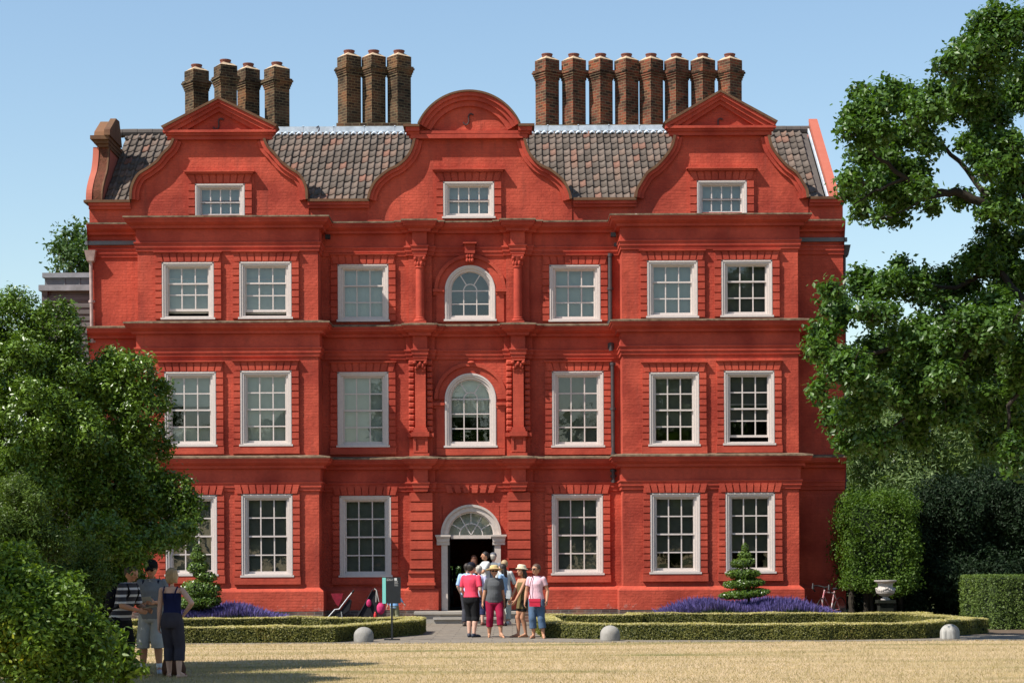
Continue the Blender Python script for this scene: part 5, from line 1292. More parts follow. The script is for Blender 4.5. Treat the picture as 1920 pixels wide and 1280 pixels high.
# trees behind the viewer, seen mirrored in the window panes
for i, (x, y, h, r) in enumerate([(-36,-128,17,6),(-22,-135,14,6),(-9,-140,19,6.5),(4,-133,13,6),(15,-138,21,7),(28,-130,16,6.5),(42,-126,20,7),(-50,-120,20,7),(56,-118,18,7), (20,-112,10,4), (-30,-110,9,4), (15,-80,17,5.5), (22,-84,19,6), (9,-92,13,5)]):
    rg = random.Random(80+i); lob = [((x+rg.uniform(-.6, .6)*r, y+rg.uniform(-.6, .6)*r, h*rg.uniform(.25, .85)), (r*.45, r*.45, h*.17)) for k in range(12)]
    tree('park_tree', 'broad park tree across the lawn, seen only as a reflection in the window panes', 'tree', lob, (x, y, 0), (.7, .5), 1.6, M['leaf_mid'], BARK, 'park trees across the lawn', per=5, spread=.5, trunk_r=.4, seed=90+i, limbs=False, shell=.5)
# garden behind the house, seen through the hall
GB = [((DCX+dx, y, z), (1.3, 1.0, 1.0)) for dx, y, z in ((-1.2,24,1.2),(.2,25,1.6),(1.5,24,1.0),(-.4,26,3.0),(1.2,26,2.8),(-2,26,2.6))]
tree('garden_shrub', 'sunlit green garden shrub seen through the open front door and hall', 'shrub', GB, (DCX, 25, 0), (.2, .1), 60, M['leaf_mid'], BARK, per=6, spread=.15, trunk_r=.08, seed=77, shell=.4)

# belt of far trees closing the view all round behind the house
rng = np.random.RandomState(101); fw = []
for i in range(150):
    x = -190+380*i/149+rng.uniform(-3, 3); y = 120+rng.uniform(-12, 25)-abs(x)*.45; fw.append(((x, y, rng.uniform(2.2, 6.5)), (rng.uniform(3, 5), 3.5, rng.uniform(2.6, 4.2))))
C, Nn = lobes_leaves(fw, 1.5, (.6, .4), rng, 8, .5, .45, .5, .6); V, F = leaf_geo(C, Nn, .75, .5, rng)
tag(mesh_np('distant_wood', V, F, M['leaf_mid'], None, Vector((0, 110, 0))), 'far belt of green trees closing the garden behind the house', 'wood', kind='stuff')

# ------------------------------------------------------------------ street furniture and small things
def font_mesh(text, size):
    cu = bpy.data.curves.new('lettering', 'FONT'); cu.body = text; cu.size = size; cu.extrude = .001
    o = bpy.data.objects.new('lettering', cu); COL.objects.link(o)
    dg = bpy.context.evaluated_depsgraph_get(); me = bpy.data.meshes.new_from_object(o.evaluated_get(dg)); bpy.data.objects.remove(o); bpy.data.curves.remove(cu)
    return me
# stone bollards
def bollard(px, py, label, mat, r=.205, h=.33):
    p = G(px, py); m_ = MB(); prof = [(r*.98, -.02), (r, .02), (r*1.0, h*.42)]
    for i in range(1, 9):
        a = i/8*math.pi/2; prof.append((max(.004, r*math.cos(a)), h*.42+(h*.58)*math.sin(a)))
    m_.lathe([(a, p.z+b) for a, b in prof], p.x, p.y, 32); o = m_.build('stone_bollard', mat, None, (p.x, p.y, 0), True)
    tag(o, label, 'bollard', 'domed stone bollards along the path')
grey = blotch('grey bollard stone', [(.20, .19, .17), (.36, .34, .31), (.29, .275, .25)], 7, 7, .9, .35)
bollard(682, 1202.5, 'domed grey stone bollard in front of the left hedge, beside the sign', grey, .215, .325)
bollard(1144, 1200, 'plain domed stone bollard to the right of the people in front of the right hedge', blotch('plain bollard stone', [(.22, .205, .18), (.33, .31, .28)], 5, 7, .9, .35), .215, .33)
bollard(1781, 1197, 'pale domed bollard with dark vertical streaks at the right end of the low hedge', blotch('streaked bollard stone', [(.14, .135, .125), (.42, .40, .36), (.46, .44, .40)], 11, 5, .9, .3, (1, 1, .12)), .21, .325)
# sign
p = G(735, 1199); sg = empty('information_sign', (p.x, p.y, 0)); tag(sg, 'dark information board with turquoise stripe on one post before the left hedge', 'sign')
sy = p.y; s = (DIST+sy)/FPX
sx0, sx1 = WX(716.5, 1105, sy), WX(751.5, 1105, sy); sz0, sz1 = WZ(734, 1130.5, sy), WZ(734, 1081.5, sy)
dark = simple('sign slate', (.018, .021, .024), .45, .1, 10); turq = simple('turquoise stripe', (.20, .56, .50), .5); lettering = simple('white sign lettering', (.62, .62, .60), .6)
m_ = MB(); m_.box(sx0, sx1, sy-.045, sy-.02, sz0, sz1); pn = m_.build('panel', dark, sg)
m_ = MB(); m_.box(sx0+.008, sx0+.085, sy-.049, sy-.0451, sz0-.001, sz1-.008); m_.build('stripe', turq, pn)
for txt, z, x in (('Welcome to', sz1-.045, sx0+.10), ('Kew Palace', sz1-.075, sx0+.10)):
    me = font_mesh(txt, .030); me.materials.clear(); me.materials.append(lettering); me.transform(Matrix.Translation((x, sy-.047, z))@Matrix.Rotation(rad(90), 4, 'X')); link('lettering', me, pn)
m_ = MB(); lx = sx0+.275
m_.box(lx, lx+.055, sy-.048, sy-.0452, sz1-.055, sz1-.018); m_.strip([(lx-.005, sz1-.072), (lx+.005, sz1-.056)], [(lx+.065, sz1-.072), (lx+.05, sz1-.056)], sy-.048, sy-.0452); m_.box(lx+.01, lx+.045, sy-.0482, sy-.0481, sz1-.04, sz1-.03)
m_.build('emblem', lettering, pn)
m_ = MB()
for i in range(9):
    if i == 6: continue
    z = sz1-.088-i*.013; m_.box(lx, lx+random.uniform(.07, .092), sy-.048, sy-.0452, z, z+.006)
m_.build('small_print', simple('grey sign lettering', (.32, .32, .31), .6), pn)
m_ = MB(); m_.box(p.x-.02, p.x+.02, sy-.0199, sy+.02, .02, sz1-.03); m_.build('post', dark, sg)
m_ = MB(); m_.box(p.x-.17, p.x+.17, sy-.13, sy+.16, .004, .022); m_.build('base_plate', dark, sg)
# urn on its pedestal
uy = -4.0; ux, uz1 = W(1660, 1087, uy); us = (DIST+uy)/FPX
ur = empty('garden_urn', (ux, uy, 0)); tag(ur, 'white carved stone urn with a swag, standing before the dark yew', 'urn')
uz0 = WZ(1657, 1124, uy); h = uz1-uz0; R = 20.5*us
m_ = MB(); m_.lathe([(R*.42, uz0), (R*.42, uz0+h*.06), (R*.28, uz0+h*.10), (R*.22, uz0+h*.16), (R*.5, uz0+h*.22), (R*.80, uz0+h*.34), (R*.86, uz0+h*.45), (R*.76, uz0+h*.55), (R*.66, uz0+h*.66), (R*.68, uz0+h*.84), (R*.98, uz0+h*.93), (R*1.02, uz0+h*.95), (R*1.02, uz1), (R*.85, uz1), (R*.6, uz0+h*.7)], ux, uy, 36)
stone_w = blotch('white carved stone', [(.34, .30, .27), (.56, .51, .47), (.48, .44, .40)], 8, 7, .85, .4)
ub = m_.build('bowl', stone_w, ur, smooth=False)
m_ = MB()
for i in range(26):
    th = rad(-170+i*340/25); dr_ = .05*math.sin(i*1.3); z = uz0+h*(.60-.13*abs(math.sin(th*2)))
    rr = R*.80; m_.ell((ux+rr*math.cos(th), uy+rr*math.sin(th), z), (.035, .035, .035), n=7, m=5)
m_.build('swag', stone_w, ub)
m_ = MB(); m_.box(ux-.24, ux+.24, uy-.24, uy+.24, 0, .12); m_.box(ux-.18, ux+.18, uy-.18, uy+.18, .1201, uz0-.08); m_.box(ux-.23, ux+.23, uy-.23, uy+.23, uz0-.0799, uz0)
m_.build('pedestal', blotch('near black pedestal', [(.006, .008, .005), (.016, .018, .012)], 5, 6, .95, .3), ur)  # coloured near black so the pedestal blends into the yew behind
# pushchairs
blackfab = simple('black fabric', (.012, .012, .015), .85, .3, 20); chrome = simple('bright aluminium', (.55, .55, .54), .35, metal=.6)
rubber = simple('black rubber', (.01, .01, .01), .7); redfab = simple('dark red fabric', (.20, .008, .022), .85, .2, 15); pinkfab = simple('pink fabric', (.48, .03, .12), .8, .25, 15)
def wheel(mb, c, r, axis, w_=.03):
    a = Vector(axis).normalized(); u = a.cross(Vector((0, 0, 1))).normalized(); v = u.cross(a); c = Vector(c)
    pts = [c+(u*math.cos(t)+v*math.sin(t))*r for t in [2*math.pi*i/20 for i in range(21)]]; mb.tube(pts, w_/2, 6)
def pushchair(px, py, y, kind):
    x0 = WX(px, py, y); g0 = Vector((x0, y, 0)); t = empty('pushchair', g0)
    if kind == 0: tag(t, 'folded pushchair with bright handle tubes and hanging dark red cloth, farther from the sign', 'pushchair')
    else: tag(t, 'black pushchair hung with pink and red bags, nearer the sign', 'pushchair')
    P = lambda px_, py_, dy=0.0: Vector((WX(px_, py_, y+dy), y+dy, WZ(px_, py_, y+dy)))
    if kind == 0:
        f = MB()
        for dy in (-.19, .19):
            f.tube([P(612, 1160, dy), P(628, 1142, dy), P(637, 1141, dy)], .017, 7)
            f.tube([P(636, 1141, dy), P(652, 1120, dy), P(661, 1109, dy)], .018, 7); f.tube([P(640, 1146, dy), P(642, 1162, dy)], .015, 7)
        f.tube([P(661, 1109, -.19), P(661.5, 1108.4, 0), P(661, 1109, .19)], .018, 7); f.build('frame', chrome, t)
        s_ = MB(); A = [P(618, 1158), P(632, 1146), P(640, 1143), P(655, 1122), P(659, 1126), P(656, 1142), P(640, 1155), P(622, 1162)]
        s_.prism([(q.x, q.z) for q in A], y-.17, y+.17); s_.build('seat', blackfab, t)
        g = MB()
        for dy in (-.19, .19): g.tube([P(660, 1110.5, dy), P(664, 1105.5, dy)], .026, 8)
        g.build('handle_grip', rubber, t)
        h_ = MB(); A = [P(620, 1112), P(643, 1112), P(640, 1124), P(634, 1136), P(630, 1132), P(624, 1122)]; h_.prism([(q.x, q.z) for q in A], y+.05, y+.12); h_.build('sunshade', redfab, t)
        ws = ((616, -.22), (616, .22), (643, -.22), (643, .22))
    else:
        f = MB()
        for dy in (-.2, .2): f.tube([P(668, 1160, dy), P(682, 1136, dy), P(698, 1106, dy), P(703, 1103, dy), P(708, 1110, dy)], .018, 7); f.tube([P(690, 1130, dy), P(703, 1162, dy)], .017, 7)
        f.tube([P(703, 1103, -.2), P(703, 1102.4, 0), P(703, 1103, .2)], .02, 7); f.build('frame', blackfab, t)
        s_ = MB(); A = [P(667, 1158), P(676, 1146), P(688, 1130), P(697, 1108), P(704, 1106), P(708, 1124), P(709, 1150), P(700, 1160)]; s_.prism([(q.x, q.z) for q in A], y-.18, y+.18); s_.build('seat', blackfab, t)
        k = MB(); k.ell(P(691.5, 1130, -.2), (.07, .05, .11)); k.build('pouch', pinkfab, t)
        st_ = MB(); st_.tube([P(702, 1103, -.22), P(706, 1106, -.24), P(705, 1128, -.24)], .014, 6); st_.tube([P(706, 1106, -.25), P(710.5, 1127, -.25)], .014, 6); st_.build('strap', simple('pale webbing', (.38, .36, .33), .8), t)
        ws = ((672, -.23), (672, .23), (704, -.23), (704, .23))
    for wx, dy in ws:
        w_ = MB(); c = Vector((WX(wx, 1158, y+dy), y+dy, .095)); wheel(w_, c, .075, (0, 1, 0), .035); w_.tube([c-Vector((0, .015, 0)), c+Vector((0, .015, 0))], .045, 10); w_.build('wheel', rubber, t)
    return t
pushchair(636, 1160, -1.6, 0); pushchair(690, 1160, -1.7, 1)
m_ = MB(); c = Vector((WX(714, 1140, -1.9), -1.9, WZ(714, 1140, -1.9))); m_.ell(c, (.115, .09, .17), n=14, m=10); m_.tube([c+Vector((-.05, 0, .15)), c+Vector((-.02, 0, .27)), c+Vector((.05, 0, .15))], .01, 6)
tag(m_.build('carrier_bag', pinkfab, None, tuple(c-Vector((0, 0, .17))), True), 'rounded crimson bag hanging on the right side of the black pushchair', 'bag')
m_ = MB(); c = Vector((WX(703.5, 1153, -2.0), -2.0, WZ(703.5, 1153, -2.0))); m_.lathe([(.03, c.z-.12), (.04, c.z-.11), (.04, c.z+.04), (.018, c.z+.07), (.018, c.z+.10)], c.x, c.y, 12)
tag(m_.build('drink_bottle', simple('red bottle', (.5, .03, .03), .4), None, (c.x, c.y, c.z-.12), True), 'small red bottle hanging low between the black pushchair and the crimson bag', 'bottle')
# bicycle
bx, by = WX(1538, 1140, -1.5), -1.75; bi = empty('bicycle', (bx, by, 0)); tag(bi, 'bicycle with black drop handlebars and a red and white frame, parked against the shaded wall', 'bicycle')
BM = Matrix.Translation((bx, by, 0))@Matrix.Rotation(rad(-38), 4, 'Z')@Matrix.Rotation(rad(4), 4, 'Y')
def bp_(x, y, z): return BM@Vector((x, y, z))
redwhite = blotch('red frame paint with white bands', [(.42, .02, .05), (.42, .02, .05), (.55, .5, .48)], 9, 1, .4, 0)
f = MB(); f.tube([bp_(0, .02, .35), bp_(0, -.03, .62), bp_(0, .06, .90)], [.02, .022, .02], 8); f.build('fork', redwhite, bi)
f = MB(); 
for a, b in (((0, .05, .84), (0, .62, .80)), ((0, .04, .72), (0, .48, .30)), ((0, .62, .86), (0, .48, .30)), ((0, .48, .30), (0, .98, .34)), ((0, .98, .34), (0, .62, .78))): f.tube([bp_(*a), bp_(*b)], .018, 8)
f.build('frame', redwhite, bi)
f = MB(); f.tube([bp_(-.25, -.02, .84), bp_(-.26, -.12, .90), bp_(-.24, -.10, 1.00), bp_(-.17, .0, 1.0), bp_(0, .05, .97), bp_(.17, 0, 1.0), bp_(.24, -.10, 1.0), bp_(.26, -.12, .90), bp_(.25, -.02, .84)], .02, 8); f.tube([bp_(0, .06, .88), bp_(0, .05, .98)], .018, 8)
f.build('handlebar', rubber, bi)
f = MB()
for sx in (-.25, .25): f.tube([bp_(sx, -.13, .98), bp_(sx, -.17, 1.06), bp_(sx, -.18, .92)], .015, 6)
f.build('brake_lever', simple('silver brake hood', (.10, .10, .10), .4), bi)
for wy in (0, .98):
    w_ = MB(); c = bp_(0, wy, .345); ax = (BM.to_3x3()@Vector((1, 0, 0))); wheel(w_, c, .33, ax, .03)
    for k in range(9):
        th = math.pi*k/9; u = ax.normalized().cross(Vector((0, 0, 1))).normalized(); v = u.cross(ax.normalized()); d = (u*math.cos(th)+v*math.sin(th))*.33; w_.tube([c-d, c+d], .002, 3)
    w_.build('wheel', rubber, bi)
f = MB(); f.ell(bp_(0, .65, .92), (.07, .14, .035)); f.build('saddle', blackfab, bi)
# leafy plant standing inside the arched first floor window
aw = arch_w[1]; PLb = [((( aw[0]+aw[1])/2+dx, .55, aw[2]+dz), (.16, .12, .2)) for dx, dz in ((-.35, .32), (-.12, .45), (.1, .36), (.33, .42))]
tree('indoor_plant', 'leafy green plants on the sill inside the arched window above the front door', 'plant', PLb, ((aw[0]+aw[1])/2, .55, E[0]-.35), (.09, .03), 300, M['leaf_hornbeam'], BARK, per=4, spread=.04, trunk_r=.02, seed=66, fork=((aw[0]+aw[1])/2, .55, aw[2]+.1), shell=.2)

# ------------------------------------------------------------------ people
REMESH = []
def remesh_obj(mb, name, mat, parent, vox, origin=None, sm=3):
    o = mb.build(name, mat, parent, origin)
    r = o.modifiers.new('r', 'REMESH'); r.mode = 'VOXEL'; r.voxel_size = vox; r.use_smooth_shade = True
    k = o.modifiers.new('s', 'SMOOTH'); k.factor = .5; k.iterations = sm
    REMESH.append(o); return o
def finish_remesh():
    bpy.context.view_layer.update(); dg = bpy.context.evaluated_depsgraph_get()
    done = [(o, bpy.data.meshes.new_from_object(o.evaluated_get(dg))) for o in REMESH]
    for o, me in done:
        old = o.data; o.modifiers.clear(); me.name = old.name; mats = [m_ for m_ in old.materials]
        o.data = me
        if len(me.materials) == 0:
            for m_ in mats: me.materials.append(m_)
        me.polygons.foreach_set('use_smooth', [True]*len(me.polygons)); bpy.data.meshes.remove(old)
    REMESH.clear()
def ik(a, t, l1, l2, pole):
    d = t-a; L_ = min(max(d.length, abs(l1-l2)+.01), (l1+l2)*.999); d = d.normalized(); t = a+d*L_
    ca = (l1*l1+L_*L_-l2*l2)/(2*l1*L_); sa = math.sqrt(max(0, 1-ca*ca)); p = Vector(pole); p = (p-d*p.dot(d)).normalized()
    return a+d*(l1*ca)+p*(l1*sa), t
def cloth(name, col, var=.12, sc_=9):
    return blotch(name, [tuple(c*(1-var) for c in col), tuple(c*(1+var) for c in col)], sc_, 4, .9, .35, (1, 1, .55), .1)
def stripes(name, c1, c2, per):
    m, nt, b, N, L = newmat(name); g = N('ShaderNodeNewGeometry'); sp = N('ShaderNodeSeparateXYZ'); L(g.outputs['Position'], sp.inputs[0])
    d = N('ShaderNodeMath'); d.operation = 'DIVIDE'; L(sp.outputs[2], d.inputs[0]); d.inputs[1].default_value = per
    f = N('ShaderNodeMath'); f.operation = 'FRACT'; L(d.outputs[0], f.inputs[0]); r = N('ShaderNodeValToRGB'); r.color_ramp.interpolation = 'CONSTANT'
    e = r.color_ramp.elements; e[0].color = (*c1, 1); e[1].position = .66; e[1].color = (*c2, 1); L(f.outputs[0], r.inputs[0]); L(r.outputs[0], b.inputs['Base Color']); b.inputs['Roughness'].default_value = .9
    return m
SKIN = {k: blotch('skin '+k, [tuple(q*.9 for q in c), tuple(q*1.08 for q in c)], 12, 3, .55, .05, (1, 1, 1), .3) for k, c in
        {'fair': (.56, .34, .25), 'tan': (.44, .22, .13), 'pink': (.58, .33, .25), 'deep': (.38, .18, .10)}.items()}
HAIR = {k: blotch('hair '+k, [tuple(q*.7 for q in c), tuple(q*1.25 for q in c)], 30, 3, .55, .4, (1, 1, .15), .4) for k, c in
        {'dark': (.022, .015, .012), 'brown': (.075, .038, .022), 'blonde': (.34, .24, .13), 'grey': (.42, .38, .33), 'black': (.012, .011, .012), 'auburn': (.14, .055, .03)}.items()}
EYEM = simple('dark eye', (.015, .012, .01), .3); LIP = simple('lips', (.38, .13, .11), .5)
def person(p):
    """p: place, H height, h heading in degrees (0 faces the viewer, 90 faces right), pose and clothes"""
    x, y, z0 = p['at']; H = p['H']; R = Matrix.Translation((x, y, z0))@Matrix.Rotation(rad(p['h']), 4, 'Z')
    T = lambda a, b, c: R@Vector((a, b, c))
    g = p.get('girth', 1.0); male = p.get('male', False); lean = Vector((p.get('leanx', 0), p.get('lean', 0)))
    sway = p.get('sway', 0)
    def spine(z):                                  # middle line of the trunk
        u = max(0, (z-.52)/.33); return (lean.x*u*H+sway*(1-u), lean.y*u*H)
    shw, hpw = (.118, .098) if male else (.103, .103)
    yaw = rad(p['h'])
    def ring(z, a, b, ex=0.0, dy=0.0):
        cx, cy = spine(z); q = T(cx, cy+dy*H, z*H); return (q, a*H*g+ex, b*H*g+ex, yaw)
    RG = [(.455, .055, .05, 0), (.475, .088, .066, 0), (.52, hpw, .074, .004), (.565, hpw*.93, .070, 0), (.615, .080 if male else .072, .060, -.004), (.67, .088 if male else .078, .064, -.006), (.73, .100 if male else .088, .070 if male else .072, -.006), (.775, .106 if male else .090, .062, 0), (.81, shw*.92, .045, .004), (.828, .06, .036, .006)]
    # joints
    sx, sy = spine(.80); sho = {s: T(sx+s*shw*H*(.9 if g > 1.05 else .96), sy, .800*H) for s in (-1, 1)}
    hx, hy = spine(.5); hip = {s: T(hx+s*.052*H*g, hy, .50*H) for s in (-1, 1)}
    feet = p.get('feet', ((-.09, 0), (.09, 0))); toe = p.get('toe', (-12, 12)); lift = p.get('lift', (0, 0))
    legs, arms = {}, {}
    fwd = (R.to_3x3()@Vector((0, -1, 0)))
    for i, s in enumerate((-1, 1)):
        an = T(feet[i][0], feet[i][1], .045*H+lift[i]); kn, an = ik(hip[s], an, .232*H, .232*H, fwd+Vector((0, 0, .15)))
        legs[s] = (hip[s], kn, an)
    for i, s in enumerate((-1, 1)):
        ht = p['hands'][i]; wr = T(*ht[:3]); pole = R.to_3x3()@Vector(ht[3] if len(ht) > 3 else (s*.5, 1, -.2))
        el, wr = ik(sho[s], wr, .172*H, .148*H, pole); arms[s] = (sho[s], el, wr)
    nx, ny = spine(.83); hdz = p.get('nod', 0); hy_ = rad(p.get('look', 0))
    nb = T(nx, ny+.005*H, .825*H); hc = T(nx, ny-.012*H-hdz*.02, .928*H-hdz*.012)
    HR = Matrix.Rotation(yaw+hy_, 3, 'Z')@Matrix.Rotation(-hdz*.3 if False else hdz*.35, 3, 'X')
    hh = .067*H
    def hp(a, b, c): return hc+HR@Vector((a*hh, b*hh, c*hh))
    m_ = MB(); k = H/1.7
    m_.loft([ring(*r[:3], 0, r[3]) for r in RG], 18)
    m_.cap(nb-Vector((0, 0, .02)), .036*k*(1.1 if male else .92), hc-Vector((0, 0, hh*.55)), .033*k*(1.1 if male else .92))
    m_.ell(hc, (hh*.74, hh*.90, hh*.98), HR, 18, 12); m_.ell(hp(0, -.28, -.50), (hh*.52, hh*.56, hh*.50), HR, 14, 10)
    m_.ell(hp(0, -.62, -.78), (hh*.24, hh*.20, hh*.16), HR)                                   # chin
    m_.cap(hp(0, -.86, .12), hh*.08, hp(0, -1.04, -.20), hh*.14, 8)                           # nose
    m_.ell(hp(0, -.84, .20), (hh*.50, hh*.12, hh*.09), HR)                                    # brow
    for s in (-1, 1): m_.ell(hp(s*.74, .08, -.05), (hh*.09, hh*.18, hh*.24), HR, 8, 6); m_.ell(hp(s*.38, -.62, -.22), (hh*.2, hh*.18, hh*.18), HR, 8, 6)
    for s in (-1, 1):
        a, kn, an = legs[s]; gl = .5+.5*g
        m_.cap(a, .056*H*gl, kn, .036*H*gl, 12); mid = kn.lerp(an, .32)+(-fwd)*.012*H; m_.cap(kn, .034*H*gl, mid, .036*H*gl, 12); m_.cap(mid, .036*H*gl, an, .021*H*gl, 12)
        i = 0 if s < 0 else 1; td = Matrix.Rotation(rad(toe[i]), 3, 'Z')@fwd; up = lift[i]
        heel = an-td*.022*H; heel.z = an.z-.028*H; ball = an+td*.085*H; ball.z = an.z-.03*H-up*.7; tip = an+td*.125*H; tip.z = an.z-.034*H-up*1.1
        m_.cap(heel, .022*H*.8, ball, .018*H*.9); m_.cap(an, .021*H, ball, .017*H); m_.cap(ball, .0165*H, tip, .011*H)
        legs[s] += (heel, ball, tip)
    for s in (-1, 1):
        a, e, w_ = arms[s]; ga = .55+.45*g
        m_.cap(a, .030*H*ga*(1.08 if male else .95), e, .024*H*ga, 12); m_.cap(e, .0245*H*ga, e.lerp(w_, .35), .024*H*ga, 12); m_.cap(e.lerp(w_, .35), .024*H*ga, w_, .0155*H, 12)
        # hand: palm, four curled fingers of different lengths, a thumb from its side
        d = (w_-e).normalized(); out = (R.to_3x3()@Vector((s, 0, 0))); nrm = (-out+d*out.dot(d)).normalized() if abs(out.dot(d)) < .95 else fwd
        sid = d.cross(nrm).normalized()
        if sid.dot(fwd) < 0: sid = -sid
        hl = .105*H; pc = w_+d*hl*.25
        Rh = Matrix((sid, nrm, d)).transposed()
        m_.ell(pc, (.0245*H, .0125*H, .030*H), Rh, 12, 8)
        for j, (o_, ln) in enumerate(((.0165, .92), (.0055, 1.0), (-.0055, .95), (-.0160, .76))):
            b0 = w_+d*hl*.44+sid*o_*H; b1 = b0+(d*.80+nrm*(.28+.05*j))*hl*.27*ln; b2 = b1+(d*.45+nrm*.75)*hl*.24*ln
            m_.tube([b0, b1, b2], [.0058*H, .0054*H, .0042*H], 8); m_.ell(b2, (.0042*H,)*3, n=8, m=6)
        t0 = w_+d*hl*.14+sid*.018*H; t1 = t0+(d*.65+sid*.65+nrm*.25)*hl*.24; t2 = t1+(d*.85+nrm*.4+sid*.1)*hl*.2; m_.tube([t0, t1, t2], [.0075*H, .0065*H, .005*H], 8); m_.ell(t2, (.005*H,)*3, n=8, m=6)
    body = remesh_obj(m_, 'person', SKIN[p.get('skin', 'fair')], None, .0095*k, (x, y, z0), 2)
    tag(body, p['label'], 'person', p.get('group'))
    # eyes and mouth
    for s in (-1, 1):
        m_ = MB(); m_.ell(hp(s*.33, -.83, .03), (hh*.12, hh*.07, hh*.07), HR, 8, 6); m_.build('eye', EYEM, body, smooth=True)
    m_ = MB(); m_.ell(hp(0, -.87, -.47), (hh*.24, hh*.06, hh*.06), HR, 8, 6); m_.build('mouth', LIP, body, smooth=True)
    # shirt / dress / top
    if p.get('shirt'):
        col = p['shirt']; mt = col if not isinstance(col, tuple) else cloth('shirt cloth', col); m_ = MB(); lo = p.get('hem', .50); e_ = p.get('loose', .014)*k; hi = p.get('neck', .826)
        rr = [r for r in RG if lo+.008 < r[0] < hi-.01]
        first = np.interp(lo, [r[0] for r in RG], [r[1] for r in RG]), np.interp(lo, [r[0] for r in RG], [r[2] for r in RG])
        rings = []
        if lo < .46:                               # skirt of a dress
            rings += [ring(lo, .088, .078, e_+.02), ring(.46, .093, .078, e_+.008)]; rr = [r for r in rr if r[0] > .5]
        else: rings += [ring(lo, max(first[0], .088), max(first[1], .068), e_+.010)]
        bel = p.get('belly', 0)
        for r in rr: rings.append(ring(r[0], max(r[1], .082 if r[0] < .7 else 0), max(r[2], .064 if r[0] < .7 else 0)+bel*max(0, 1-abs(r[0]-.6)/.1), e_*(1 if r[0] < .8 else .6), r[3]-bel*.5*max(0, 1-abs(r[0]-.6)/.1)))
        if hi > .82: rings.append(ring(.838, .046, .040, .006, .004))
        m_.loft(rings, 20)
        sl_ = p.get('sleeve', .55)
        if sl_ > 0:
            for s in (-1, 1):
                a, e, w_ = arms[s]; c0 = .0305*H*(.55+.45*g)*(1.08 if male else .97); tot = (e-a).length+(w_-e).length; L_ = sl_*tot
                b = a.lerp(e, min(1, L_/(e-a).length)); m_.ell(a-Vector((0, 0, .003*k)), (c0+.009*k,)*3, n=12, m=8); m_.tube([a-Vector((0, 0, .003*k)), b], [c0+.010*k, c0*.9+.014*k], 14)
                if L_ > (e-a).length: m_.ell(e, (c0*.86+.010*k,)*3, n=12, m=8); m_.tube([e, e.lerp(w_, (L_-(e-a).length)/(w_-e).length)], [c0*.86+.010*k, .024*H], 14)
        elif p.get('straps', True):
            pass
        remesh_obj(m_, p.get('shirt_name', 'shirt'), mt, body, .0115*k, None, 2)
    # trousers / shorts / skirt
    if p.get('legs'):
        col, ln, fl = p['legs'][:3]; mt = col if not isinstance(col, tuple) else cloth('trouser cloth', col); m_ = MB(); e_ = .011*k
        m_.loft([ring(.452, .075, .064, e_), ring(.475, .095, .074, e_), ring(.52, hpw*1.0, .076, e_*.9, .004), ring(.565, hpw*.94, .072, e_*.9), ring(.60, .080, .062, e_*.9)], 20)
        gl = .5+.5*g
        for s in (-1, 1):
            a, kn, an = legs[s][:3]; full = (kn-a).length+(an-kn).length; L_ = ln*full; r0 = .058*H*gl+e_
            if L_ <= (kn-a).length: b = a.lerp(kn, L_/(kn-a).length); m_.ell(a, (r0,)*3, n=12, m=8); m_.tube([a, b], [r0, (.046*H*gl+e_)*fl], 16)
            else:
                r1 = (.040*H*gl+e_)*(.5+.5*fl); m_.ell(a, (r0,)*3, n=12, m=8); m_.tube([a, kn], [r0, r1], 16); m_.ell(kn, (r1,)*3, n=12, m=8); b = kn.lerp(an, (L_-(kn-a).length)/(an-kn).length); m_.tube([kn, kn.lerp(b, .4)+(-fwd)*.008, b], [r1, r1*.98, (.034*H*gl+e_)*fl], 16)
        remesh_obj(m_, p['legs'][3], mt, body, .0115*k, None, 2)
    # shoes
    if p.get('shoes'):
        col, kind = p['shoes']; mt = simple('shoe', col, .5)
        for i, s in enumerate((-1, 1)):
            heel, ball, tip = legs[s][3:]; m_ = MB()
            if kind == 'shoe':
                m_.cap(heel+Vector((0, 0, .006)), .027*H, ball, .026*H, 12); m_.cap(ball, .026*H, tip, .019*H, 12); m_.cap(heel+Vector((0, 0, .012)), .026*H, legs[s][2]-Vector((0, 0, .006*H)), .026*H, 12)
                remesh_obj(m_, 'shoe', mt, body, .011*k, None, 2)
            else:
                for q0, q1, w_ in ((heel, ball, .023), (ball, tip, .022)): m_.cap(q0-Vector((0, 0, .014*H)), w_*H*.42, q1-Vector((0, 0, .012*H)), w_*H*.40, 10)
                m_.tube([ball+Vector((0, 0, .012*H))+fwd.cross(Vector((0, 0, 1)))*.02*H, ball+Vector((0, 0, .02*H)), ball+Vector((0, 0, .012*H))-fwd.cross(Vector((0, 0, 1)))*.02*H], .006*H, 6)
                m_.build('sandal', mt, body, smooth=True)
        if p.get('socks'):
            for s in (-1, 1):
                m_ = MB(); an = legs[s][2]; m_.tube([an-Vector((0, 0, .01)), an.lerp(legs[s][1], .22)], [.026*H, .026*H], 12); m_.build('sock', simple('white sock', (.6, .6, .6), .9), body, smooth=True)
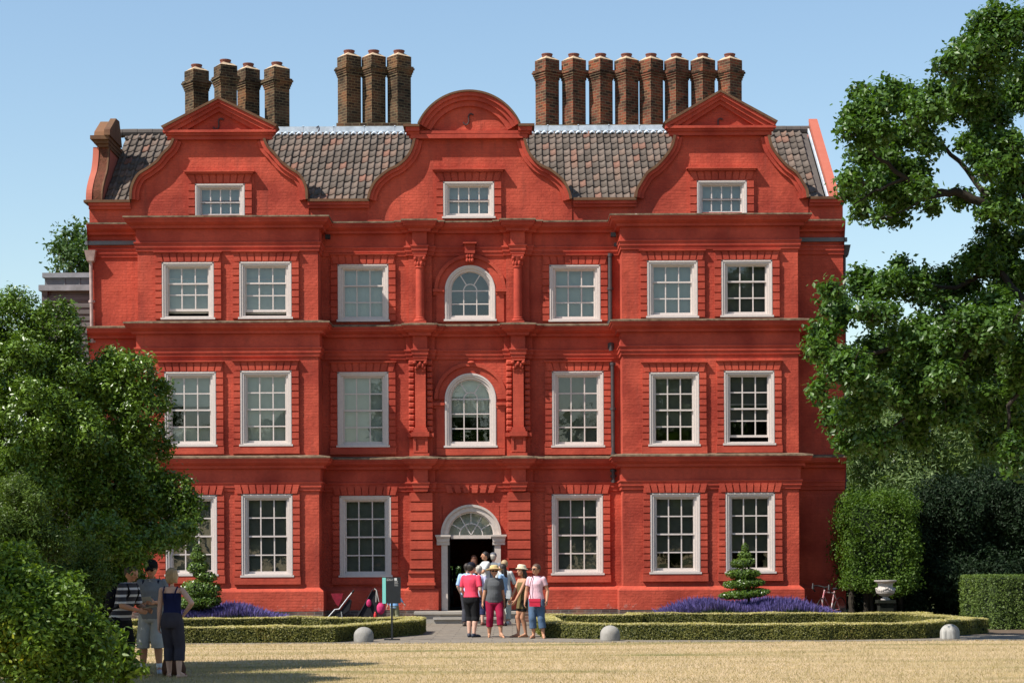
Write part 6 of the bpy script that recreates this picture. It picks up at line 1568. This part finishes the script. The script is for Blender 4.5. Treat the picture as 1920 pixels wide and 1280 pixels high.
    # hair
    if p.get('hair'):
        col, kind = p['hair']; m_ = MB()
        m_.ell(hp(0, .14, .24), (hh*.86, hh*.93, hh*.92), HR, 16, 10)
        if kind == 'short': m_.ell(hp(0, .42, -.18), (hh*.68, hh*.55, hh*.55), HR)
        if kind == 'bob': m_.ell(hp(0, .35, -.25), (hh*.84, hh*.68, hh*.85), HR); m_.cap(hp(-.62, .1, .1), hh*.28, hp(-.66, .05, -.85), hh*.22); m_.cap(hp(.62, .1, .1), hh*.28, hp(.66, .05, -.85), hh*.22)
        if kind == 'long':
            m_.ell(hp(0, .42, -.3), (hh*.82, hh*.64, hh*.95), HR); m_.loft([(hp(0, .62, -.3), hh*.8, hh*.5, yaw+hy_), (hp(0, .78, -1.2), hh*.86, hh*.42, yaw+hy_), (hp(0, .9, -2.2), hh*.8, hh*.34, yaw+hy_), (hp(0, .95, -3.0), hh*.45, hh*.2, yaw+hy_)], 14)
            for s in (-1, 1): m_.cap(hp(s*.66, .15, .1), hh*.26, hp(s*.74, .3, -1.2), hh*.2)
        # keep the face clear: hair is pushed back behind it
        m_.v = [tuple(Vector(q)+max(0, ((HR.transposed()@(Vector(q)-hc)).y*-1-hh*.30))*(HR@Vector((0, .85, .25)))) if (HR.transposed()@(Vector(q)-hc)).z < hh*.52 else q for q in m_.v]
        remesh_obj(m_, 'hair', HAIR[col], body, .011*k, None, 2)
    if p.get('hat'):
        kind, col = p['hat'][:2]; mt = cloth('hat weave', col, .15, 40); m_ = MB(); HM = HR.to_4x4(); vs0 = len(m_.v)
        if kind in ('straw', 'trilby'):
            br_w, ch = (1.75, .85) if kind == 'straw' else (1.28, .95)
            m_.lathe([(hh*br_w, .0), (hh*br_w*1.01, .012), (hh*1.02, .02), (hh*.98, hh*.25), (hh*.86, hh*ch*.85), (hh*.6, hh*ch), (.003, hh*ch*.97)], 0, 0, 26)
            m_.v = [(a, b, c-.10*hh*(math.hypot(a, b)/hh/br_w)**3*(1.2 if kind == 'straw' else .3)-(b*.12)) for a, b, c in m_.v]
        else:                                      # peaked cap
            m_.lathe([(hh*.86, -.02), (hh*.88, .0), (hh*.84, hh*.42), (hh*.62, hh*.72), (hh*.25, hh*.88), (.003, hh*.9)], 0, 0, 22)
            m_.prism_xy([(hh*.7*math.cos(t), -hh*.55+hh*1.0*math.sin(t)) for t in [math.pi+math.pi*i/12 for i in range(13)]], -.012, .0)
        base = hp(0, .05, .45 if kind != 'cap' else .38)
        m_.v = [tuple(base+HR@Vector(q)) for q in m_.v]; hto = m_.build('hat', mt, body, smooth=False)
        if kind == 'trilby' or kind == 'straw':
            b_ = MB(); b_.lathe([(hh*1.035, .02), (hh*1.02, hh*.24), (hh*1.0, hh*.24), (hh*1.0, .02)], 0, 0, 26); b_.v = [tuple(base+HR@Vector((a, b, c-b*.12))) for a, b, c in b_.v]; b_.build('hat_band', simple('hat band', p['hat'][2] if len(p['hat']) > 2 else (.2, .13, .06), .8), hto)
    if p.get('shades'):
        m_ = MB()
        for s in (-1, 1): m_.ell(hp(s*.36, -.93, .06), (hh*.27, hh*.07, hh*.19), HR, 10, 8); m_.tube([hp(s*.6, -.85, .1), hp(s*.78, .05, .08)], hh*.05, 5)
        m_.tube([hp(-.2, -.98, .1), hp(.2, -.98, .1)], hh*.05, 5); m_.build('sunglasses', simple('dark lenses', (.01, .008, .008), .15), body)
    return {'body': body, 'R': R, 'T': T, 'arms': arms, 'legs': legs, 'ring': ring, 'spine': spine, 'H': H, 'fwd': fwd}
def at(px, py, z=0.0): q = G(px, py, z); return (q.x, q.y, z)
def atD(px, y, z): return (WX(px, 1100, y), y, z)
GD = 'visitors gathered at the front door'
P1 = person(dict(label='person in a pink red polo shirt, dark cap and black shorts, seen from behind', at=at(884, 1194), H=1.70, h=152, male=True, girth=1.05, skin='fair', group=GD,
    hands=((-.20, -.14, .92), (.24, -.20, .90)), feet=((-.08, .03), (.08, -.04)), toe=(-10, 25), shirt=(.62, .055, .10), sleeve=.40, hem=.535, legs=((.014, .014, .015), .62, 1.25, 'shorts'), shoes=((.02, .025, .04), 'shoe'), socks=False, hair=('dark', 'short'), hat=('cap', (.012, .013, .022)), look=-15))
P2 = person(dict(label='person in a wide straw hat, sunglasses, grey polo shirt and crimson cropped trousers, walking forward', at=at(927, 1194.5), H=1.62, h=8, girth=1.14, skin='tan', group=GD,
    hands=((-.27, .02, .74), (.24, .06, .78)), feet=((-.11, .06), (.12, -.20)), toe=(-10, 14), lift=(0, .03), shirt=(.085, .088, .092), sleeve=.42, hem=.49, belly=.012, legs=((.24, .012, .04), .76, 1.1, 'cropped_trousers'), shoes=((.40, .27, .16), 'sandal'), hair=('brown', 'short'), hat=('straw', (.58, .42, .20), (.25, .14, .05)), shades=True))
P3 = person(dict(label='slim person in a cream trilby and short olive dress with long dark hair, facing left', at=at(980, 1194), H=1.62, h=-62, girth=.82, skin='tan', group=GD,
    hands=((-.10, -.28, .80), (.08, -.26, .78)), feet=((-.06, -.08), (.06, .05)), toe=(-6, 8), shirt=(.13, .10, .045), shirt_name='dress', sleeve=0, hem=.40, neck=.815, loose=.020, legs=((.02, .018, .016), .30, 1.0, 'shorts'), shoes=((.42, .30, .18), 'sandal'), hair=('dark', 'long'), hat=('trilby', (.66, .58, .42), (.35, .26, .16)), shades=False))
P4 = person(dict(label='person in a pale pink polo shirt and cropped jeans with sunglasses and short brown hair', at=at(1006, 1196), H=1.67, h=-14, girth=.98, skin='tan', group=GD, look=-30,
    hands=((-.25, -.04, .82), (.25, -.05, .84)), feet=((-.06, -.02), (.17, -.05)), toe=(-8, 18), shirt=(.64, .42, .47), sleeve=.30, hem=.50, legs=((.075, .12, .19), .80, 1.25, 'jeans'), shoes=((.42, .24, .17), 'sandal'), hair=('brown', 'short'), shades=True))
P5 = person(dict(label='dark haired person in a light blue shirt queuing behind the pink red shirt', at=atD(876, -3.6, 0), H=1.68, h=160, male=True, skin='fair', group=GD,
    hands=((-.22, -.10, .86), (.22, -.10, .86)), shirt=(.32, .46, .66), sleeve=.5, hem=.5, legs=((.05, .05, .06), .95, 1.1, 'trousers'), shoes=((.05, .04, .03), 'shoe'), hair=('dark', 'short')))
P6 = person(dict(label='person with long auburn hair in dark clothes going in through the doorway', at=atD(889, .25, .33), H=1.58, h=175, skin='fair', group=GD,
    hands=((-.2, -.08, .8), (.2, -.08, .8)), shirt=(.025, .02, .022), sleeve=.9, hem=.5, legs=((.02, .02, .025), .95, 1.1, 'trousers'), shoes=((.02, .02, .02), 'shoe'), hair=('auburn', 'long')))
P7 = person(dict(label='white haired person in a pale lilac shirt and navy trousers seen from behind', at=atD(898, -2.9, 0), H=1.62, h=168, skin='pink', group=GD,
    hands=((-.22, -.12, .86), (.2, -.16, .90)), shirt=(.46, .45, .60), sleeve=.45, hem=.47, legs=((.03, .035, .085), .72, 1.25, 'cropped_trousers'), shoes=((.16, .06, .04), 'shoe'), hair=('grey', 'short')))
P8 = person(dict(label='black haired person in a pale grey T-shirt on the top step, reaching to the left', at=atD(911, -.55, .32), H=1.68, h=-70, male=True, skin='tan', group=GD,
    hands=((.02, -.42, 1.12), (.10, -.38, 1.10)), shirt=(.50, .51, .50), sleeve=.40, hem=.5, legs=((.04, .04, .05), .95, 1.1, 'trousers'), shoes=((.02, .02, .02), 'shoe'), hair=('black', 'short')))
P9 = person(dict(label='person in a grey cap at the right door jamb, back to the viewer', at=atD(925, -.5, .32), H=1.64, h=165, male=True, skin='pink', group=GD,
    hands=((-.22, -.10, .86), (.22, -.10, .86)), shirt=(.17, .19, .22), sleeve=.5, hem=.5, legs=((.10, .10, .11), .95, 1.1, 'trousers'), shoes=((.02, .02, .02), 'shoe'), hair=('grey', 'short'), hat=('cap', (.10, .105, .125))))
P10 = person(dict(label='person with long dark hair in a light blue shirt and black shorts holding a leaflet', at=atD(943, -3.6, 0), H=1.66, h=-115, skin='fair', group=GD,
    hands=((-.10, -.20, .84), (.18, .02, .80)), shirt=(.24, .36, .52), sleeve=.45, hem=.46, loose=.02, legs=((.015, .015, .018), .46, 1.2, 'shorts'), shoes=((.10, .07, .05), 'shoe'), hair=('dark', 'long')))
P11 = person(dict(label='fair haired person in white long sleeves and pale trousers, one elbow stuck out', at=atD(946, -2.4, 0), H=1.76, h=175, skin='pink', group=GD,
    hands=((-.16, -.02, 1.36, (-1, .1, -.5)), (.20, -.14, .95)), shirt=(.50, .50, .48), sleeve=.9, hem=.5, legs=((.38, .40, .35), .93, 1.2, 'trousers'), shoes=((.52, .50, .46), 'shoe'), hair=('blonde', 'short')))
P12 = person(dict(label='child in a blue hooded top and camouflage shorts, mostly hidden behind the sign', at=atD(739, -3.1, 0), H=1.06, h=150, girth=1.12, skin='fair', group=GD,
    hands=((-.30, -.02, .60, (-.5, .6, -.3)), (.24, .06, .36)), shirt=(.16, .30, .50), sleeve=.85, hem=.46, loose=.018, legs=((.20, .20, .12), .60, 1.4, 'shorts'), shoes=((.05, .05, .06), 'shoe'), hair=('dark', 'short')))
SG = 'visitors in the shade of the left tree'
P13 = person(dict(label='person in a dark striped polo shirt bending over a map under the left tree', at=at(226, 1268), H=1.72, h=68, male=True, girth=1.12, skin='tan', group=SG, lean=-.10, nod=1.0,
    hands=((-.16, -.42, 1.02), (.16, -.40, 1.02)), feet=((-.10, .02), (.10, -.04)), shirt=stripes('striped knit', (.025, .025, .035), (.50, .50, .52), .105), sleeve=.5, hem=.5, legs=((.010, .010, .012), .62, 1.3, 'shorts'), shoes=((.02, .02, .02), 'shoe'), hair=('dark', 'short')))
P14 = person(dict(label='person in a dark cap, grey V-neck T-shirt and long white shorts reading a leaflet', at=at(286, 1262), H=1.78, h=-8, male=True, girth=1.10, skin='tan', group=SG, nod=.7,
    hands=((-.08, -.30, 1.10), (.13, -.28, 1.12)), feet=((-.15, .0), (.12, -.02)), toe=(-22, 18), shirt=(.17, .18, .19), sleeve=.42, hem=.48, belly=.01, legs=((.36, .37, .36), .60, 1.45, 'shorts'), shoes=((.30, .33, .38), 'shoe'), socks=True, hair=('dark', 'short'), hat=('cap', (.012, .012, .014)), shades=True))  # shirt and shorts coloured darker to deepen the shade on them
P15 = person(dict(label='person with shoulder length blonde hair in a navy vest, hand on hip, seen from behind', at=at(323, 1270), H=1.66, h=166, girth=.95, skin='fair', group=SG, look=-12,
    hands=((-.20, -.03, .98, (-1, .55, -.1)), (.22, -.02, .80)), feet=((-.11, 0), (.10, -.12)), toe=(-10, 30), shirt=(.012, .016, .06), shirt_name='vest', sleeve=0, hem=.50, neck=.79, loose=.006, legs=((.045, .042, .055), .76, 1.25, 'cropped_trousers'), shoes=((.30, .10, .08), 'sandal'), hair=('blonde', 'bob')))
m_ = MB()
for s in (-1, 1):
    T = P15['T']; m_.tube([T(s*.095, -.03, 1.30), T(s*.105, .03, 1.375), T(s*.10, .10, 1.30), T(s*.085, .112, 1.18)], .012, 6)
m_.build('vest_strap', cloth('navy strap', (.012, .016, .06)), P15['body'])
finish_remesh()
# things people carry
def loc_thing(m_, name, mat, label, cat, origin, sm=True): o = m_.build(name, mat, None, tuple(origin), sm); tag(o, label, cat); return o
# crimson shoulder bag with its strap
T = P4['T']; bag = empty('shoulder_bag', T(.03, -.22, .74)); tag(bag, 'small crimson shoulder bag hanging in front of the person in pale pink', 'bag')
m_ = MB(); m_.prism_xy([tuple((T(a, b, 0)).xy) for a, b in ((-.10, -.19), (.15, -.20), (.15, -.28), (-.10, -.27))], T(0, 0, .72).z, T(0, 0, .89).z); m_.build('pouch', simple('crimson leather', (.40, .012, .035), .5, .15, 20), bag)
m_ = MB(); m_.prism_xy([tuple((T(a, b, 0)).xy) for a, b in ((-.105, -.185), (.155, -.195), (.155, -.288), (-.105, -.278))], T(0, 0, .83).z, T(0, 0, .895).z); m_.build('flap', simple('crimson flap', (.46, .02, .05), .45), bag)
m_ = MB(); m_.tube([T(-.08, -.2, .88), T(-.12, -.16, 1.05), T(-.10, -.17, 1.22), T(-.07, -.11, 1.37), T(-.06, .02, 1.43)], .010, 6); m_.build('strap', simple('dark strap', (.06, .01, .015), .6), bag)
# backpacks
def backpack(Q, label, col, z0, z1, off):
    T = Q['T']; H = Q['H']; sp = Q['spine']; Y = lambda z: sp(z/H)[1]; zs = .80*H; zm = (z0+z1)/2
    b = empty('backpack', T(0, Y(zm)+off, z0)); tag(b, label, 'backpack'); Rz = Matrix.Rotation(Q['R'].to_euler().z, 3, 'Z')
    m_ = MB(); m_.ell(T(0, Y(zm)+off, zm), (.165, .12, (z1-z0)/2), Rz, 16, 12); m_.ell(T(0, Y(zm)+off+.07, zm-.08), (.12, .08, .12), Rz); m_.build('pack', cloth('backpack nylon', col), b, smooth=True)
    for s in (-1, 1):
        m_ = MB(); d = .085 if off > .16 else .10
        m_.tube([T(s*.09, Y(z1)+off-.05, z1-.05), T(s*.115, Y(zs)+.03, zs+.045), T(s*.12, Y(zs)-.06, zs+.03), T(s*.125, Y(zs)-d-.02, zs-.10), T(s*.15, Y(zm)-d-.01, zm), T(s*.185, Y(zm)+.02, z0+.14), T(s*.13, Y(z0)+off-.04, z0+.10)], .019, 6); m_.build('strap', cloth('strap webbing', col), b, smooth=True)
backpack(P13, 'bulging black backpack worn by the person in the striped shirt', (.010, .010, .012), .92, 1.40, .19)
backpack(P14, 'small navy backpack whose straps show over the grey T-shirt', (.012, .016, .035), .98, 1.42, .20)
m_ = MB(); T = P13['T']; m_.add([T(-.16, -.50, 1.06), T(.16, -.48, 1.06), T(.15, -.64, 1.10), T(-.15, -.66, 1.10)], [(0, 1, 2, 3)]); m_.add([T(-.16, -.50, 1.055), T(.16, -.48, 1.055), T(.15, -.64, 1.095), T(-.15, -.66, 1.095)], [(3, 2, 1, 0)])
paper = blotch('printed paper', [(.55, .55, .52), (.38, .42, .45)], 30, 3, .7, 0)
loc_thing(m_, 'map', paper, 'folded map held by the person in the striped shirt', 'map', T(0, -.55, 1.06), False)
m_ = MB(); T = P14['T']; m_.add([T(-.06, -.36, 1.12), T(.12, -.35, 1.13), T(.12, -.44, 1.22), T(-.06, -.45, 1.21)], [(0, 1, 2, 3)]); m_.add([T(-.06, -.365, 1.115), T(.12, -.355, 1.125), T(.12, -.445, 1.215), T(-.06, -.455, 1.205)], [(3, 2, 1, 0)])
loc_thing(m_, 'leaflet', paper, 'white leaflet held up by the person in white shorts', 'leaflet', T(.03, -.4, 1.12), False)
m_ = MB(); q = P10['arms'][-1][2]; q2 = P10['arms'][1][2]; w0 = atD(952, -3.75, 0); c = Vector((WX(953, 1113, -3.75), -3.75, WZ(953, 1113, -3.75)))
m_.box(c.x-.06, c.x+.06, c.y-.004, c.y+.004, c.z-.12, c.z+.10)
loc_thing(m_, 'leaflet', paper, 'white folded leaflet beside the light blue shirt near the right jamb', 'leaflet', c-Vector((0, 0, .12)), False)
# brown bag on the grass
m_ = MB(); b = G(322, 1268); m_.loft([((b.x, b.y+.2, 0.0), .17, .13, 0), ((b.x, b.y+.2, .12), .19, .15, 0), ((b.x-.01, b.y+.2, .25), .15, .11, 0), ((b.x-.03, b.y+.2, .33), .07, .06, 0)], 16); m_.tube([(b.x-.1, b.y+.2, .28), (b.x-.04, b.y+.19, .42), (b.x+.05, b.y+.2, .3)], .012, 6)
loc_thing(m_, 'leather_bag', blotch('brown leather', [(.05, .02, .012), (.10, .04, .022)], 14, 4, .6, .3), 'brown leather bag on the grass between the feet of the person in the navy vest', 'bag', (b.x, b.y+.2, 0))
